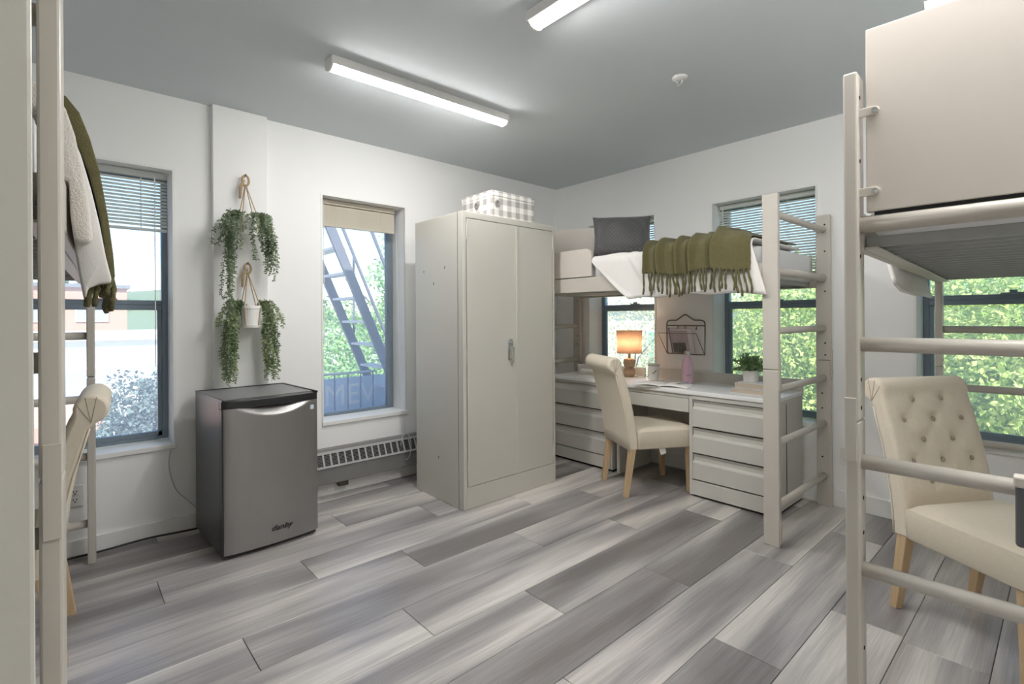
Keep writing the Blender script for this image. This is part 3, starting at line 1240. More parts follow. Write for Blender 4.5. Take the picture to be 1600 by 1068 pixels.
def drape(m, xa, xb, hem, yfront, ztop, ytop, nx, nt, wob, seed, left=None, right=None, folds=7):
    """cloth over the bed's front edge: s runs from the rear of the top to the hem"""
    rs = np.random.RandomState(seed)
    ph = rs.rand(8) * 6.28
    rad = 0.035
    top_len = ytop - (yfront + rad)
    arc = rad * PI / 2

    def fn(u, v):
        x = xa + (xb - xa) * u
        hl = (ztop - rad) - hem
        tot = top_len + arc + hl
        s = v * tot
        if s < top_len:
            y = ytop - s
            z = ztop
            out = 0
        elif s < top_len + arc:
            a = (s - top_len) / rad
            y = yfront + rad - rad * math.sin(a)
            z = ztop - rad + rad * math.cos(a)
            out = 0.3
        else:
            d = s - top_len - arc
            y = yfront
            z = ztop - rad - d
            out = 0.3 + 0.7 * min(1, d / max(hl, 1e-3))
        w = wob * (0.6 * math.sin(folds * 2 * PI * u + ph[0]) + 0.4 * math.sin(folds * 3.7 * u + ph[1]))
        y -= out * (w + wob)
        z += (1 - out) * wob * 0.35 * (math.sin(9 * u + ph[2] + 3 * v) + math.sin(17 * u + ph[3])) * (1 if out == 0 else 0.5)
        if left and x < left[0] and out > 0:
            pass
        return (x, y, z)
    m.grid(nx, nt, fn)
    return fn


# white blanket on the desk bed, with a folded-back corner on the left
nx, ntt = 90, 46


def blanket_fn(u, v):
    yfront, rad, ztop = B1Y - 0.018, 0.04, 1.735
    # v: 0 rear .. 1 hem ; left boundary recedes along the hanging part
    top_len = 0.70
    arc = rad * PI / 2
    hl = ztop - rad - 1.418
    tot = top_len + arc + hl
    s = v * tot
    out = max(0.0, min(1.0, (s - top_len - arc) / hl))
    xa = -2.375 + 0.33 * out ** 1.15
    xb = -1.215 + 0.085 * out
    x = xa + (xb - xa) * u
    if s < top_len:
        y, z = yfront + rad + top_len - s, ztop
    elif s < top_len + arc:
        a = (s - top_len) / rad
        y, z = yfront + rad - rad * math.sin(a), ztop - rad + rad * math.cos(a)
    else:
        y, z = yfront, ztop - rad - (s - top_len - arc)
    w = 0.006 * (math.sin(11 * x + 1) + 0.7 * math.sin(23 * x + 2 + 3 * z))
    # a raised seam fold next to the turned corner
    d = (x + 2.03 - 0.18 * out)
    w += 0.012 * math.exp(-(d / 0.022) ** 2)
    e = max(0, 1 - (x - xa) / 0.05)
    w += 0.012 * e * out
    k = min(1, max(0, (s - top_len) / arc))
    y -= (w + 0.008) * k
    z += w * (1 - k) * 0.8
    z += out * (0.008 * math.sin(7 * x) + 0.006 * math.sin(19 * x + 1))
    if u > 0.93:
        y -= 0.012 * (u - 0.93) / 0.07 * out
    return (x, y, z)


m = MB()
m.grid(nx, ntt, blanket_fn)
o = m.build('blanket', M_WHITEC, smooth=True, solid=0.012)
tag(o, 'white cotton blanket hanging over the front of the desk loft bed', 'blanket')


# olive throw with fringe, gathered into overlapping folds
TX0, TX1 = -1.895, -1.222


def smoothstep(a, b, x):
    t = max(0, min(1, (x - a) / (b - a)))
    return t * t * (3 - 2 * t)


def throw_h(x):
    """saw tooth pleats across the throw: thickness above the blanket"""
    edges = [-1.90, -1.795, -1.665, -1.585, -1.435, -1.215]
    for a, b in zip(edges[:-1], edges[1:]):
        if a <= x < b:
            t = (x - a) / (b - a)
            return 0.004 + 0.030 * math.exp(-((t - 0.12) / 0.16) ** 2) + 0.020 * smoothstep(0.0, 0.14, t) * (1 - 0.9 * smoothstep(0.75, 1.0, t)) + 0.004 * math.sin(9 * t)
    return 0.004


def throw_fn(u, v):
    yfront, rad, ztop = B1Y - 0.034, 0.05, 1.745
    top_len, hl = 0.66, 0.135
    arc = rad * PI / 2
    tot = top_len + arc + hl
    s = v * tot
    x = TX0 + (TX1 - TX0) * u
    if s < top_len:
        y, z, ny, nz = yfront + rad + top_len - s, ztop, 0, 1
    elif s < top_len + arc:
        a = (s - top_len) / rad
        y, z = yfront + rad - rad * math.sin(a), ztop - rad + rad * math.cos(a)
        ny, nz = -math.sin(a), math.cos(a)
    else:
        y, z, ny, nz = yfront, ztop - rad - (s - top_len - arc), -1, 0
    h = throw_h(x + 0.012 * math.sin(v * 9))
    out = max(0.0, (s - top_len - arc) / hl)
    h += 0.010 * math.sin(40 * x + 5 * v) * 0.4
    zz = z + nz * h
    if nz > 0.99:
        zz += 0.030 * math.sin(PI * max(0, min(1, (x + 1.60) / 0.36))) * min(1, s / 0.3)
    return (x + 0.006 * math.sin(14 * x + 6 * v), y + ny * h, zz + out * 0.012 * math.sin(16 * x))


th = thing('throw_blanket', 'olive wool throw with long fringe across the desk loft bed', 'throw', (-1.56, B1Y, 1.745))
m = MB()
m.grid(260, 60, throw_fn)
m.build('throw_cloth', M_OLIVE, th, smooth=True, solid=0.008, world=True)


def strand(m, p, length, rs, r=0.0052, seg=6):
    pts = [Vector(p)]
    sway = rs.uniform(-0.12, 0.12)
    n = 7
    for i in range(1, n):
        t = i / (n - 1)
        pts.append(Vector((p[0] + sway * length * t + 0.006 * math.sin(5 * t + sway * 40), p[1] - 0.004 * math.sin(4 * t + sway * 30), p[2] - length * t)))
    rr = [r * 0.7, r] + [r * (1 + 0.25 * math.sin(i * 2.3)) for i in range(n - 3)] + [r * 0.9]
    m.tube(pts, rr, seg)


rs = np.random.RandomState(3)
nst = 32
for i in range(nst):
    u = (i + 0.5) / nst + rs.uniform(-0.008, 0.008)
    p = throw_fn(min(0.995, max(0.005, u)), 1.0)
    m = MB()
    strand(m, (p[0], p[1] - 0.001, p[2] + 0.012), rs.uniform(0.12, 0.165), rs, 0.0062)
    m.build('fringe_strand', M_FRINGE, th, smooth=True, world=True)


def pillow_mesh(m, w, h, t, n=26, ears=0.06, rs=None, p=2.6):
    def f(u, v):
        a, b = u * 2 - 1, v * 2 - 1
        k = max(0, (1 - abs(a) ** p)) * max(0, (1 - abs(b) ** p))
        return k ** 0.5

    def edge(u, v):
        a, b = u * 2 - 1, v * 2 - 1
        sx = 1 - 0.06 * (1 - b * b) * 0 - ears * (1 - abs(b) ** 1.5) * abs(a) ** 6
        sy = 1 - ears * (1 - abs(a) ** 1.5) * abs(b) ** 6
        return a * w / 2 * sx, b * h / 2 * sy
    for sgn in (1, -1):
        def fn(u, v):
            x, y = edge(u, v)
            wr = 0.006 * math.sin(9 * u + 4 * v) * f(u, v)
            return (x, y, sgn * (t / 2 * f(u, v) + wr) + 0)
        m.grid(n, n, fn)
    return m


def place(o, loc, face, tilt, roll=0.0):
    """pillow local z faces direction 'face' (angle about Z), leaning back by tilt"""
    o.matrix_world = (Matrix.Translation(loc) @ Matrix.Rotation(face, 4, 'Z') @ Matrix.Rotation(PI / 2, 4, 'Y')
                      @ Matrix.Rotation(PI / 2, 4, 'Z') @ Matrix.Rotation(-tilt, 4, 'X') @ Matrix.Rotation(roll, 4, 'Z'))
    return o


m = MB()
pillow_mesh(m, 0.44, 0.325, 0.14)
o = m.build('pillow', M_QUILT, smooth=True)
place(o, (-2.30, 3.20, 1.905), math.radians(-50), 0.22, 0.0)
tag(o, 'charcoal quilted pillow propped at the head of the desk loft bed', 'pillow')

m = MB()
pillow_mesh(m, 0.60, 0.44, 0.16)
o = m.build('pillow', M_WHITEC, smooth=True)
dx = Vector((math.cos(RA), math.sin(RA), 0))
dy = Vector((-math.sin(RA), math.cos(RA), 0))
pp = Vector((BRX, BRY, 0)) + dx * (BRL - 0.15) + dy * 0.44
place(o, (pp.x, pp.y, 1.985), RA, 0.15)
tag(o, 'white pillow peeking over the top of the beige end panel', 'pillow')

# white bedding hanging over the left side of the right bed
m = MB()


def hang_fn(u, v):
    lx = 0.15 + 1.13 * u
    if v < 0.35:
        ly, z = 0.28 - 0.30 * v / 0.35, 1.735
    else:
        t = (v - 0.35) / 0.65
        ly, z = -0.024 - 0.030 * math.sin(PI * t) - 0.004 * math.sin(8 * u), 1.735 - t * (0.352 - 0.03 * max(0, u - 0.85) / 0.15)
    if v < 0.35:
        z += 0.006 * math.sin(10 * u)
    p = Vector((BRX, BRY, 0)) + dx * lx + dy * ly
    return (p.x, p.y, z + 0.004 * math.sin(9 * u) * v)


m.grid(30, 24, hang_fn)
tag(m.build('blanket', M_WHITEC, smooth=True, solid=0.014), 'white bedding hanging below the far rail of the right loft bed',
    'blanket')

# ---- bedding hanging from the left bed: thick folded layers over its side rail


def layer(name, prof, x0, x1, m_, lab, cat, bev=0.012, wob=0.0):
    """closed y-z outline swept along x with slight waviness"""
    n = len(prof)
    nxs = 12
    mb = MB()
    vs, fs = [], []
    for i in range(nxs):
        t = i / (nxs - 1)
        x = x0 + (x1 - x0) * t
        for j, (y, z) in enumerate(prof):
            q = wob * math.sin(7 * t + j * 0.7)
            vs.append((x, y + (q if j < n // 2 else 0) + 0.012 * (-(x - x0)) * 2, z))
    for i in range(nxs - 1):
        for j in range(n):
            k = (j + 1) % n
            fs.append((i * n + j, i * n + k, (i + 1) * n + k, (i + 1) * n + j))
    fs.append(tuple(range(n)))
    fs.append(tuple((nxs - 1) * n + j for j in range(n - 1, -1, -1)))
    mb.add(vs, fs)
    o = mb.build(name, m_, None, smooth=True, bevel=bev)
    return tag(o, lab, cat)


th2 = thing('throw_blanket', 'olive throw bulging over the side of the left loft bed', 'throw', (-1.9, 0.05, 1.4))
olive_prof = [(-0.30, 1.825), (-0.10, 1.842), (-0.03, 1.842), (0.004, 1.828), (0.030, 1.795), (0.052, 1.735), (0.072, 1.655),
              (0.088, 1.545), (0.097, 1.45), (0.099, 1.39), (0.085, 1.385), (0.078, 1.47), (0.066, 1.56), (0.048, 1.65),
              (0.026, 1.72), (0.0, 1.77), (-0.03, 1.795), (-0.30, 1.795)]
o = layer('throw_cloth', olive_prof, -1.63, -2.25, M_OLIVE, 'x', 'x', 0.004, 0.003)
del o['label'], o['category']
o.data.transform(Matrix.Translation((1.9, -0.05, -1.4)))
o.parent = th2
rs = np.random.RandomState(5)
for i in range(14):
    x = -1.66 - i * 0.042
    m = MB()
    strand(m, (x, 0.092 + 0.012 * (-(x + 1.63)) * 2, 1.40), rs.uniform(0.075, 0.10), rs, 0.0065)
    m.build('fringe_strand', M_FRINGE, th2, smooth=True, world=True)
for i, (y, l) in enumerate(((0.046, 0.085), (0.062, 0.085), (0.074, 0.06), (0.086, 0.055))):
    m = MB()
    strand(m, (-1.64, y, 1.40), l, rs, 0.007)
    m.build('fringe_strand', M_FRINGE, th2, smooth=True, world=True)
white_prof = [(-0.35, 1.775), (-0.05, 1.785), (-0.012, 1.775), (0.010, 1.74), (0.032, 1.68), (0.052, 1.60), (0.068, 1.52),
              (0.080, 1.44), (0.090, 1.385), (0.088, 1.375), (0.065, 1.372), (0.045, 1.36), (0.040, 1.335), (0.034, 1.36), (0.028, 1.40), (0.020, 1.46),
              (0.018, 1.52), (0.018, 1.595), (-0.010, 1.600), (-0.010, 1.735), (-0.05, 1.738), (-0.35, 1.738)]
layer('blanket', white_prof, -1.59, -2.15, M_WHITEC, 'white blanket hanging thickly over the side of the left loft bed',
      'blanket', 0.006, 0.002)
fl_prof = [(-0.20, 1.80), (-0.02, 1.80), (0.004, 1.755), (0.020, 1.70), (0.034, 1.62), (0.044, 1.55), (0.050, 1.475),
           (0.046, 1.462), (0.030, 1.458), (0.018, 1.462), (0.012, 1.52), (0.010, 1.595), (-0.020, 1.600), (-0.022, 1.735), (-0.03, 1.745), (-0.20, 1.745)]
layer('fleece', fl_prof, -1.50, -1.585, M_FLUFF, 'fluffy cream fleece corner hanging next to the near bed post', 'fleece',
      0.006, 0.002)

# ------------------------------------------------------------------ chest of drawers and desk


def drawer(parent, x0, x1, yf, z0, z1, groove=True):
    if groove:
        pr = [(yf, z0), (yf, z1 - 0.062), (yf + 0.003, z1 - 0.056), (yf + 0.020, z1 - 0.046), (yf + 0.020, z1 - 0.018),
              (yf + 0.004, z1), (yf + 0.03, z1), (yf + 0.03, z0)]
    else:
        pr = [(yf, z0), (yf, z1), (yf + 0.03, z1), (yf + 0.03, z0)]
    return MB().prism(pr, x0, x1, 'x').build('drawer', M_DESK, parent, world=True, bevel=0.002)


ZD = 0.755
YF = 3.345
ch = thing('chest_of_drawers', 'grey metal chest of drawers between the locker and the chair', 'chest', (-2.88, 3.6, 0))
cx0, cx1 = -3.22, -2.535
cf = 3.375
MB().box(cx0, cx1, cf + 0.028, 3.855, 0.02, ZD - 0.03).build('carcass', M_DESK, ch, world=True, bevel=0.004)
MB().box(cx0, cx0 + 0.02, cf, cf + 0.029, 0.02, ZD - 0.03).build('side_stile', M_DESK, ch, world=True)
MB().box(cx1 - 0.02, cx1, cf, cf + 0.029, 0.02, ZD - 0.03).build('side_stile', M_DESK, ch, world=True)
MB().box(cx0 + 0.01, cx1 - 0.01, cf + 0.02, 3.84, 0.0, 0.02).build('plinth', M_DARK, ch, world=True)
MB().box(cx0 - 0.004, cx1 + 0.004, cf - 0.012, 3.86, ZD - 0.03, ZD).build('top', M_TOP, ch, world=True, bevel=0.005)
MB().box(cx0 + 0.02, cx1 - 0.02, cf + 0.0255, cf + 0.0285, 0.021, 0.724).build('drawer_gap_shade', M_PUTTYD, ch, world=True)  # dark sheet that colours the drawer gaps as shaded
MB().box(cx0 + 0.022, cx1 - 0.022, cf - 0.002, cf + 0.027, 0.705, ZD - 0.03).build('top_rail', M_DESK, ch, world=True, bevel=0.002)
for z0, z1 in ((0.508, 0.70), (0.318, 0.497), (0.130, 0.307)):
    drawer(ch, cx0 + 0.022, cx1 - 0.022, cf - 0.006, z0, z1)
MB().box(cx0 + 0.022, cx1 - 0.022, cf - 0.004, cf + 0.02, 0.022, 0.12).build('base_panel', M_DESK, ch, world=True, bevel=0.002)
MB().box(cx0, cx1, 3.855, 3.873, ZD - 0.02, ZD + 0.075).build('back_rail', M_DESK, ch, world=True, bevel=0.003)

dk = thing('desk', 'grey metal desk with three drawers and a white top under the loft bed', 'desk', (-1.88, 3.6, 0))
dx0, dx1 = -2.505, -1.255
px0 = -1.832
kw = dict(parent=dk, world=True)
MB().box(px0, dx1, YF + 0.030, 3.85, 0.015, ZD - 0.03).build('pedestal', M_DESK, bevel=0.004, **kw)
MB().box(px0 + 0.01, dx1 - 0.01, YF + 0.03, 3.84, 0.0, 0.015).build('plinth', M_DARK, **kw)
for a, b in ((px0, px0 + 0.022), (dx1 - 0.022, dx1)):
    MB().box(a, b, YF, YF + 0.031, 0.015, ZD - 0.03).build('side_stile', M_DESK, **kw)
MB().box(px0 + 0.021, dx1 - 0.021, YF + 0.0275, YF + 0.0305, 0.016, 0.724).build('drawer_gap_shade', M_PUTTYD, **kw)  # same painted shade behind the pedestal drawers
MB().box(px0 + 0.024, dx1 - 0.024, YF - 0.001, YF + 0.029, 0.694, ZD - 0.03).build('top_rail', M_DESK, bevel=0.002, **kw)
for z0, z1 in ((0.502, 0.688), (0.317, 0.490), (0.130, 0.305)):
    drawer(dk, px0 + 0.025, dx1 - 0.025, YF - 0.005, z0, z1)
MB().box(px0 + 0.023, dx1 - 0.023, YF - 0.003, YF + 0.02, 0.017, 0.120).build('base_panel', M_DESK, bevel=0.002, **kw)
MB().box(dx0, dx1, YF - 0.012, 3.855, ZD - 0.03, ZD).build('worktop', M_TOP, bevel=0.006, **kw)
MB().box(dx0, dx0 + 0.03, YF + 0.05, 3.85, 0.0, ZD - 0.03).build('leg_panel', M_DESK, bevel=0.003, **kw)
MB().box(dx0 + 0.03, px0, YF + 0.006, YF + 0.03, ZD - 0.058, ZD - 0.03).build('apron_rail', M_DESK, **kw)
MB().box(dx0 + 0.04, px0 - 0.006, YF - 0.002, YF + 0.02, 0.595, 0.693).build('pencil_drawer', M_DESK, bevel=0.003, **kw)
MB().box(dx0 + 0.05, px0 - 0.02, YF + 0.02, 3.80, 0.605, 0.685).build('drawer_tray', M_DESK, **kw)
MB().box(dx0 + 0.03, px0, 3.80, 3.815, 0.22, ZD - 0.03).build('modesty_panel', M_DESK, **kw)
MB().box(dx0, dx1, 3.855, 3.873, ZD - 0.03, ZD + 0.085).build('back_rail', M_DESK, bevel=0.003, **kw)
MB().box(dx1 - 0.002, dx1 + 0.003, YF + 0.20, YF + 0.204, 0.05, ZD - 0.05).build('side_seam', M_PUTTYD, **kw)

# ------------------------------------------------------------------ chairs


def smoothstep(a, b, x):
    t = max(0, min(1, (x - a) / (b - a)))
    return t * t * (3 - 2 * t)


def build_chair():
    r = thing('dining_chair', 'x', 'chair', (0, 0, 0), 0, 'cream roll back chairs')
    # side outline (y,z), chair faces +y, seat back plane near y=0
    fr_pts = [(0.0, 0.335), (-0.005, 0.42), (-0.014, 0.50), (-0.031, 0.60), (-0.052, 0.70), (-0.076, 0.79), (-0.099, 0.86), (-0.118, 0.915)]
    cy, cz, rad = -0.173, 0.943, 0.055
    arc = []
    for i in range(18):
        a = math.radians(-8 + i * (262) / 17)
        arc.append((cy + rad * math.cos(a), cz + rad * math.sin(a)))
    bk = [(-0.167, 0.87), (-0.143, 0.78), (-0.120, 0.70), (-0.099, 0.60), (-0.082, 0.50), (-0.073, 0.42), (-0.068, 0.335)]
    # resample the front finely for the tufting
    fine = []
    for i in range(len(fr_pts) - 1):
        for k in range(5):
            t = k / 5
            fine.append((fr_pts[i][0] * (1 - t) + fr_pts[i + 1][0] * t, fr_pts[i][1] * (1 - t) + fr_pts[i + 1][1] * t))
    fine.append(fr_pts[-1])
    out = fine + arc + bk
    nF = len(fine)
    n = len(out)
    wid = 0.462
    btn = []
    for i, z in enumerate((0.905, 0.82, 0.735, 0.65, 0.565)):
        for x in ((-0.075, 0.075) if i % 2 == 0 else (-0.15, 0.0, 0.15)):
            btn.append((x, z))
    mx = 41
    cyc = sum(p[0] for p in out) / n
    vs, fs = [], []

    def front_y(z):
        for (a, b) in zip(fine[:-1], fine[1:]):
            if a[1] <= z <= b[1]:
                t = (z - a[1]) / (b[1] - a[1])
                return a[0] * (1 - t) + b[0] * t
        return fine[-1][0]

    def tuft(x, z):
        d = 0
        for bx, bz in btn:
            q = ((x - bx) ** 2 + (z - bz) ** 2)
            d += 0.016 * math.exp(-q / (2 * 0.017 ** 2))
        # creases between neighbouring buttons
        for i, (ax, az) in enumerate(btn):
            for bx, bz in btn[i + 1:]:
                if abs(az - bz) > 0.05 and abs(az - bz) < 0.1 and abs(ax - bx) < 0.09:
                    vx, vz = bx - ax, bz - az
                    t = ((x - ax) * vx + (z - az) * vz) / (vx * vx + vz * vz)
                    if 0 < t < 1:
                        ex, ez = x - ax - t * vx, z - az - t * vz
                        d += 0.004 * math.exp(-(ex * ex + ez * ez) / (2 * 0.008 ** 2)) * (1 - abs(2 * t - 1) * 0.3)
        return d
    for i in range(mx):
        t = i / (mx - 1)
        # denser near the ends for rounding
        x = (t - 0.5) * wid
        e = min(t, 1 - t) * wid
        ins = 0.012 * (1 - math.sqrt(max(0, 1 - (1 - min(1, e / 0.014)) ** 2)))
        for j, (y, z) in enumerate(out):
            ny = nz = 0.0
            a = out[(j - 1) % n]
            b = out[(j + 1) % n]
            tx, tz = b[0] - a[0], b[1] - a[1]
            l = math.hypot(tx, tz) or 1
            ny, nz = -tz / l, tx / l     # inward for this winding
            yy, zz = y + ny * ins, z + nz * ins
            if j < nF and 0.50 < z:
                bulge = 0.010 * smoothstep(0, 0.06, e) * smoothstep(0.47, 0.54, z) * (1 - smoothstep(0.90, 0.93, z) * 0.5)
                dd = tuft(x, z)
                yy += bulge - dd
            vs.append((x, yy, zz))
    for i in range(mx - 1):
        for j in range(n):
            k2 = (j + 1) % n
            fs.append((i * n + j, i * n + k2, (i + 1) * n + k2, (i + 1) * n + j))
    for i, s in ((0, 1), (mx - 1, -1)):
        ids = [i * n + j for j in range(n)]
        fs.append(tuple(ids if s == 1 else ids[::-1]))
    m = MB()
    m.add(vs, fs)
    back = m.build('backrest', M_LINEN, r, smooth=True)
    for p in back.data.polygons[-2:]:
        p.use_smooth = False
    bmsh = None
    for bx, bz in btn:
        if bmsh is None:
            b = MB().lathe([(0.0005, 0.006), (0.006, 0.0052), (0.010, 0.002), (0.011, -0.002), (0.0005, -0.003)], seg=12).build(
                'button', M_BTN, back, smooth=True)
            bmsh = b.data
        else:
            b = bpy.data.objects.new('button', bmsh)
            C.objects.link(b)
            b.parent = back
        b.location = (bx, front_y(bz) - 0.003, bz)
        b.rotation_euler = (-PI / 2 + 0.15, 0, 0)
    # pleats radiating on the roll ends
    for sx in (-1, 1):
        for a in (0.5, 1.2, 1.9):
            m = MB()
            x = sx * (wid / 2 + 0.0005)
            p0 = Vector((x, -0.172, 0.893))
            p1 = Vector((x, cy + 0.05 * math.cos(a), cz + 0.05 * math.sin(a)))
            m.tube([p0, p1], [0.0018, 0.0011], 5)
            m.build('pleat', M_BTN, back)
        m = MB()
        pts = [(sx * (wid / 2 - 0.004), y, z) for y, z in bk]
        m.tube(pts, 0.0035, 6)
        m.build('piping', M_LINEN, back, smooth=True)
    # seat: rounded cushion
    sm = MB()
    W2, D0, D1, Z0, Z1 = 0.236, 0.0, 0.452, 0.338, 0.478

    def seat_top(u, v):
        a, b = u * 2 - 1, v * 2 - 1
        k = (1 - abs(a) ** 8) * (1 - abs(b) ** 8)
        return (a * W2, D0 + (D1 - D0) * v, Z1 - 0.014 + 0.028 * max(0, k) ** 0.5)
    sm.grid(25, 25, seat_top)
    nn_ = 25
    ring = [seat_top(i / 24, 0) for i in range(25)] + [seat_top(1, j / 24) for j in range(1, 25)] + [
        seat_top(i / 24, 1) for i in range(23, -1, -1)] + [seat_top(0, j / 24) for j in range(23, 0, -1)]
    q = len(ring)
    vs = ring + [(x * 1.012, 0.226 + (y - 0.226) * 1.012, Z1 - 0.03) for x, y, z in ring] + [
        (x, y, Z0 + 0.008) for x, y, z in ring] + [(x * 0.97, 0.226 + (y - 0.226) * 0.97, Z0) for x, y, z in ring]
    fs = []
    for a in range(3):
        for i in range(q):
            j = (i + 1) % q
            fs.append((a * q + i, (a + 1) * q + i, (a + 1) * q + j, a * q + j))
    fs.append(tuple(3 * q + i for i in range(q)))
    sm.add(vs, fs)
    sm.build('seat', M_LINEN, r, smooth=True)
    for sx in (-1, 1):
        for (ya, yb, ta, tb) in ((0.415, 0.418, 0.0225, 0.017), (-0.034, -0.085, 0.0225, 0.017)):
            vs = []
            for z, y, t in ((0.0, yb, tb), (0.34, ya, ta)):
                for x_, y_ in ((-t, -t), (t, -t), (t, t), (-t, t)):
                    vs.append((sx * 0.202 + x_, y + y_, z))
            MB().add(vs, [(0, 3, 2, 1), (4, 5, 6, 7), (0, 1, 5, 4), (1, 2, 6, 5), (2, 3, 7, 6), (3, 0, 4, 7)]).build(
                'leg', M_OAK, r, bevel=0.003)
    return r


chair1 = build_chair()


def put_chair(c, mid, heading, label):
    """mid: point between the rear feet; heading: direction the chair faces (world angle)"""
    c['label'] = label
    f = Vector((math.cos(heading), math.sin(heading), 0))
    p = Vector((mid[0], mid[1], 0)) + f * 0.085
    c.location = (p.x, p.y, 0)
    c.rotation_euler = (0, 0, heading - PI / 2)


chairR = copy_tree(chair1)
chairL = copy_tree(chair1)
put_chair(chair1, (-2.30, 3.085), math.radians(60), 'cream roll back chair pulled up to the desk with the lamp')
put_chair(chairR, (-0.41, 2.895), math.radians(-33), 'cream button tufted chair facing forward under the right loft bed')
put_chair(chairL, (-2.72, 0.005), math.radians(-94), 'cream roll back chair seen side on behind the left bed post')
m = MB()
m.obox((0.21, 0.20, 0.315), 0.002, 0.045, 0.05, Matrix.Rotation(0.3, 3, 'X'))
m.build('care_tag', M_PAPER, chair1)

# ------------------------------------------------------------------ things on the desk
# lamp
lp = thing('table_lamp', 'small lit table lamp with a peach shade and chunky wooden base', 'lamp', (-2.62, 3.745, ZD))
MB().lathe([(0.046, 0.0), (0.058, 0.022), (0.060, 0.055), (0.045, 0.078), (0.038, 0.082)], seg=6).build('lower_block', M_WOOD, lp, bevel=0.004)
MB().lathe([(0.038, 0.082), (0.052, 0.094), (0.060, 0.128), (0.052, 0.158), (0.030, 0.164)], seg=6).build('upper_block', M_WOOD, lp, bevel=0.004)
MB().lathe([(0.012, 0.16), (0.012, 0.24), (0.016, 0.24), (0.016, 0.27)], seg=12).build('lamp_neck', mat('brass', (0.55, 0.40, 0.18), 0.35, 0.9), lp)
sh = bpy.data.materials.new('peach_shade')
sh.use_nodes = True
N, L_ = sh.node_tree.nodes, sh.node_tree.links
N.clear()
oo = N.new('ShaderNodeOutputMaterial')
d1 = N.new('ShaderNodeBsdfDiffuse')
t1 = N.new('ShaderNodeBsdfTranslucent')
d1.inputs[0].default_value = (0.72, 0.56, 0.42, 1)
tcx = N.new('ShaderNodeTexCoord')
nz = N.new('ShaderNodeTexNoise')
nz.inputs['Scale'].default_value = 60
L_.new(tcx.outputs['Object'], nz.inputs['Vector'])
crx = N.new('ShaderNodeValToRGB')
crx.color_ramp.elements[0].color = (0.84, 0.64, 0.50, 1)
crx.color_ramp.elements[1].color = (0.90, 0.72, 0.58, 1)
L_.new(nz.outputs['Fac'], crx.inputs[0])
L_.new(crx.outputs[0], t1.inputs[0])
mxs = N.new('ShaderNodeMixShader')
mxs.inputs[0].default_value = 0.5
L_.new(d1.outputs[0], mxs.inputs[1])
L_.new(t1.outputs[0], mxs.inputs[2])
L_.new(mxs.outputs[0], oo.inputs[0])
m = MB()
m.grid(33, 2, lambda u, v: ((0.106 + 0.006 * v) * math.cos(2 * PI * u), (0.106 + 0.006 * v) * math.sin(2 * PI * u), 0.212 + 0.198 * v))
shd = m.build('lamp_shade', sh, lp, smooth=True, solid=0.002)
for z, rr in ((0.212, 0.1065), (0.41, 0.1125)):
    m = MB()
    m.tube([(rr * math.cos(2 * PI * i / 32), rr * math.sin(2 * PI * i / 32), z) for i in range(33)], 0.002, 5, cap=False)
    m.build('shade_rim', mat('shade_rim', (0.62, 0.50, 0.40), 0.8), shd)
MB().lathe([(0.002, 0.265), (0.014, 0.275), (0.026, 0.305), (0.026, 0.325), (0.014, 0.345), (0.001, 0.35)], seg=16).build(
    'bulb', emit_mat('warm_bulb', (1.0, 0.80, 0.60), 38.0), lp, smooth=True)

# tumbler with a leaf motif
cp = thing('tumbler', 'white paper-like tumbler with a green leaf motif on the desk', 'cup', (-2.345, 3.70, ZD))
MB().lathe([(0.036, 0), (0.037, 0.004), (0.047, 0.132), (0.048, 0.135), (0.045, 0.135), (0.044, 0.130), (0.034, 0.006), (0.001, 0.006)], seg=28).build(
    'cup_body', M_POT, cp, smooth=True)
MB().lathe([(0.0475, 0.120), (0.0482, 0.128), (0.0465, 0.128)], seg=28).build('rim_band', mat('rim_grey', (0.45, 0.44, 0.42), 0.5), cp)
m = MB()


def cup_pt(a, z):
    rr = 0.0368 + 0.010 * z / 0.132 + 0.0012
    return (rr * math.cos(a), rr * math.sin(a), z)


a0 = math.radians(-55)
for (da, dz, l) in ((-0.15, 0.062, 0.30), (0.10, 0.066, 0.34), (0.28, 0.078, 0.26)):
    vs = [cup_pt(a0 + da - l, dz - 0.008), cup_pt(a0 + da, dz - 0.008), cup_pt(a0 + da + l, dz + 0.012), cup_pt(a0 + da, dz + 0.008)]
    m.add(vs, [(0, 1, 2, 3)])
m.build('leaf_motif', mat('leaf_print', (0.16, 0.24, 0.20), 0.6), cp)

# bottle
bt = thing('water_bottle', 'pink metal water bottle with a silver cap on the desk', 'bottle', (-2.045, 3.71, ZD))
MB().lathe([(0.036, 0), (0.041, 0.004), (0.0425, 0.02), (0.0425, 0.145), (0.040, 0.165), (0.030, 0.195), (0.022, 0.215), (0.020, 0.222)], seg=28).build(
    'bottle_body', M_PINK, bt, smooth=True)
MB().lathe([(0.0225, 0.222), (0.0245, 0.226), (0.0245, 0.252), (0.021, 0.258), (0.001, 0.259)], seg=24).build('cap', M_CHROME, bt, smooth=True)
m = MB()
for a in range(9):
    t = math.radians(-75 + a * 6)
    h = 0.006 + 0.003 * (a % 3)
    r_ = 0.0431
    vs = [(r_ * math.cos(t), r_ * math.sin(t), 0.062), (r_ * math.cos(t + 0.08), r_ * math.sin(t + 0.08), 0.062),
          (r_ * math.cos(t + 0.08), r_ * math.sin(t + 0.08), 0.062 + h), (r_ * math.cos(t), r_ * math.sin(t), 0.062 + h)]
    m.add(vs, [(0, 1, 2, 3)])
m.build('logo', mat('bottle_print', (0.42, 0.28, 0.42), 0.5), bt)

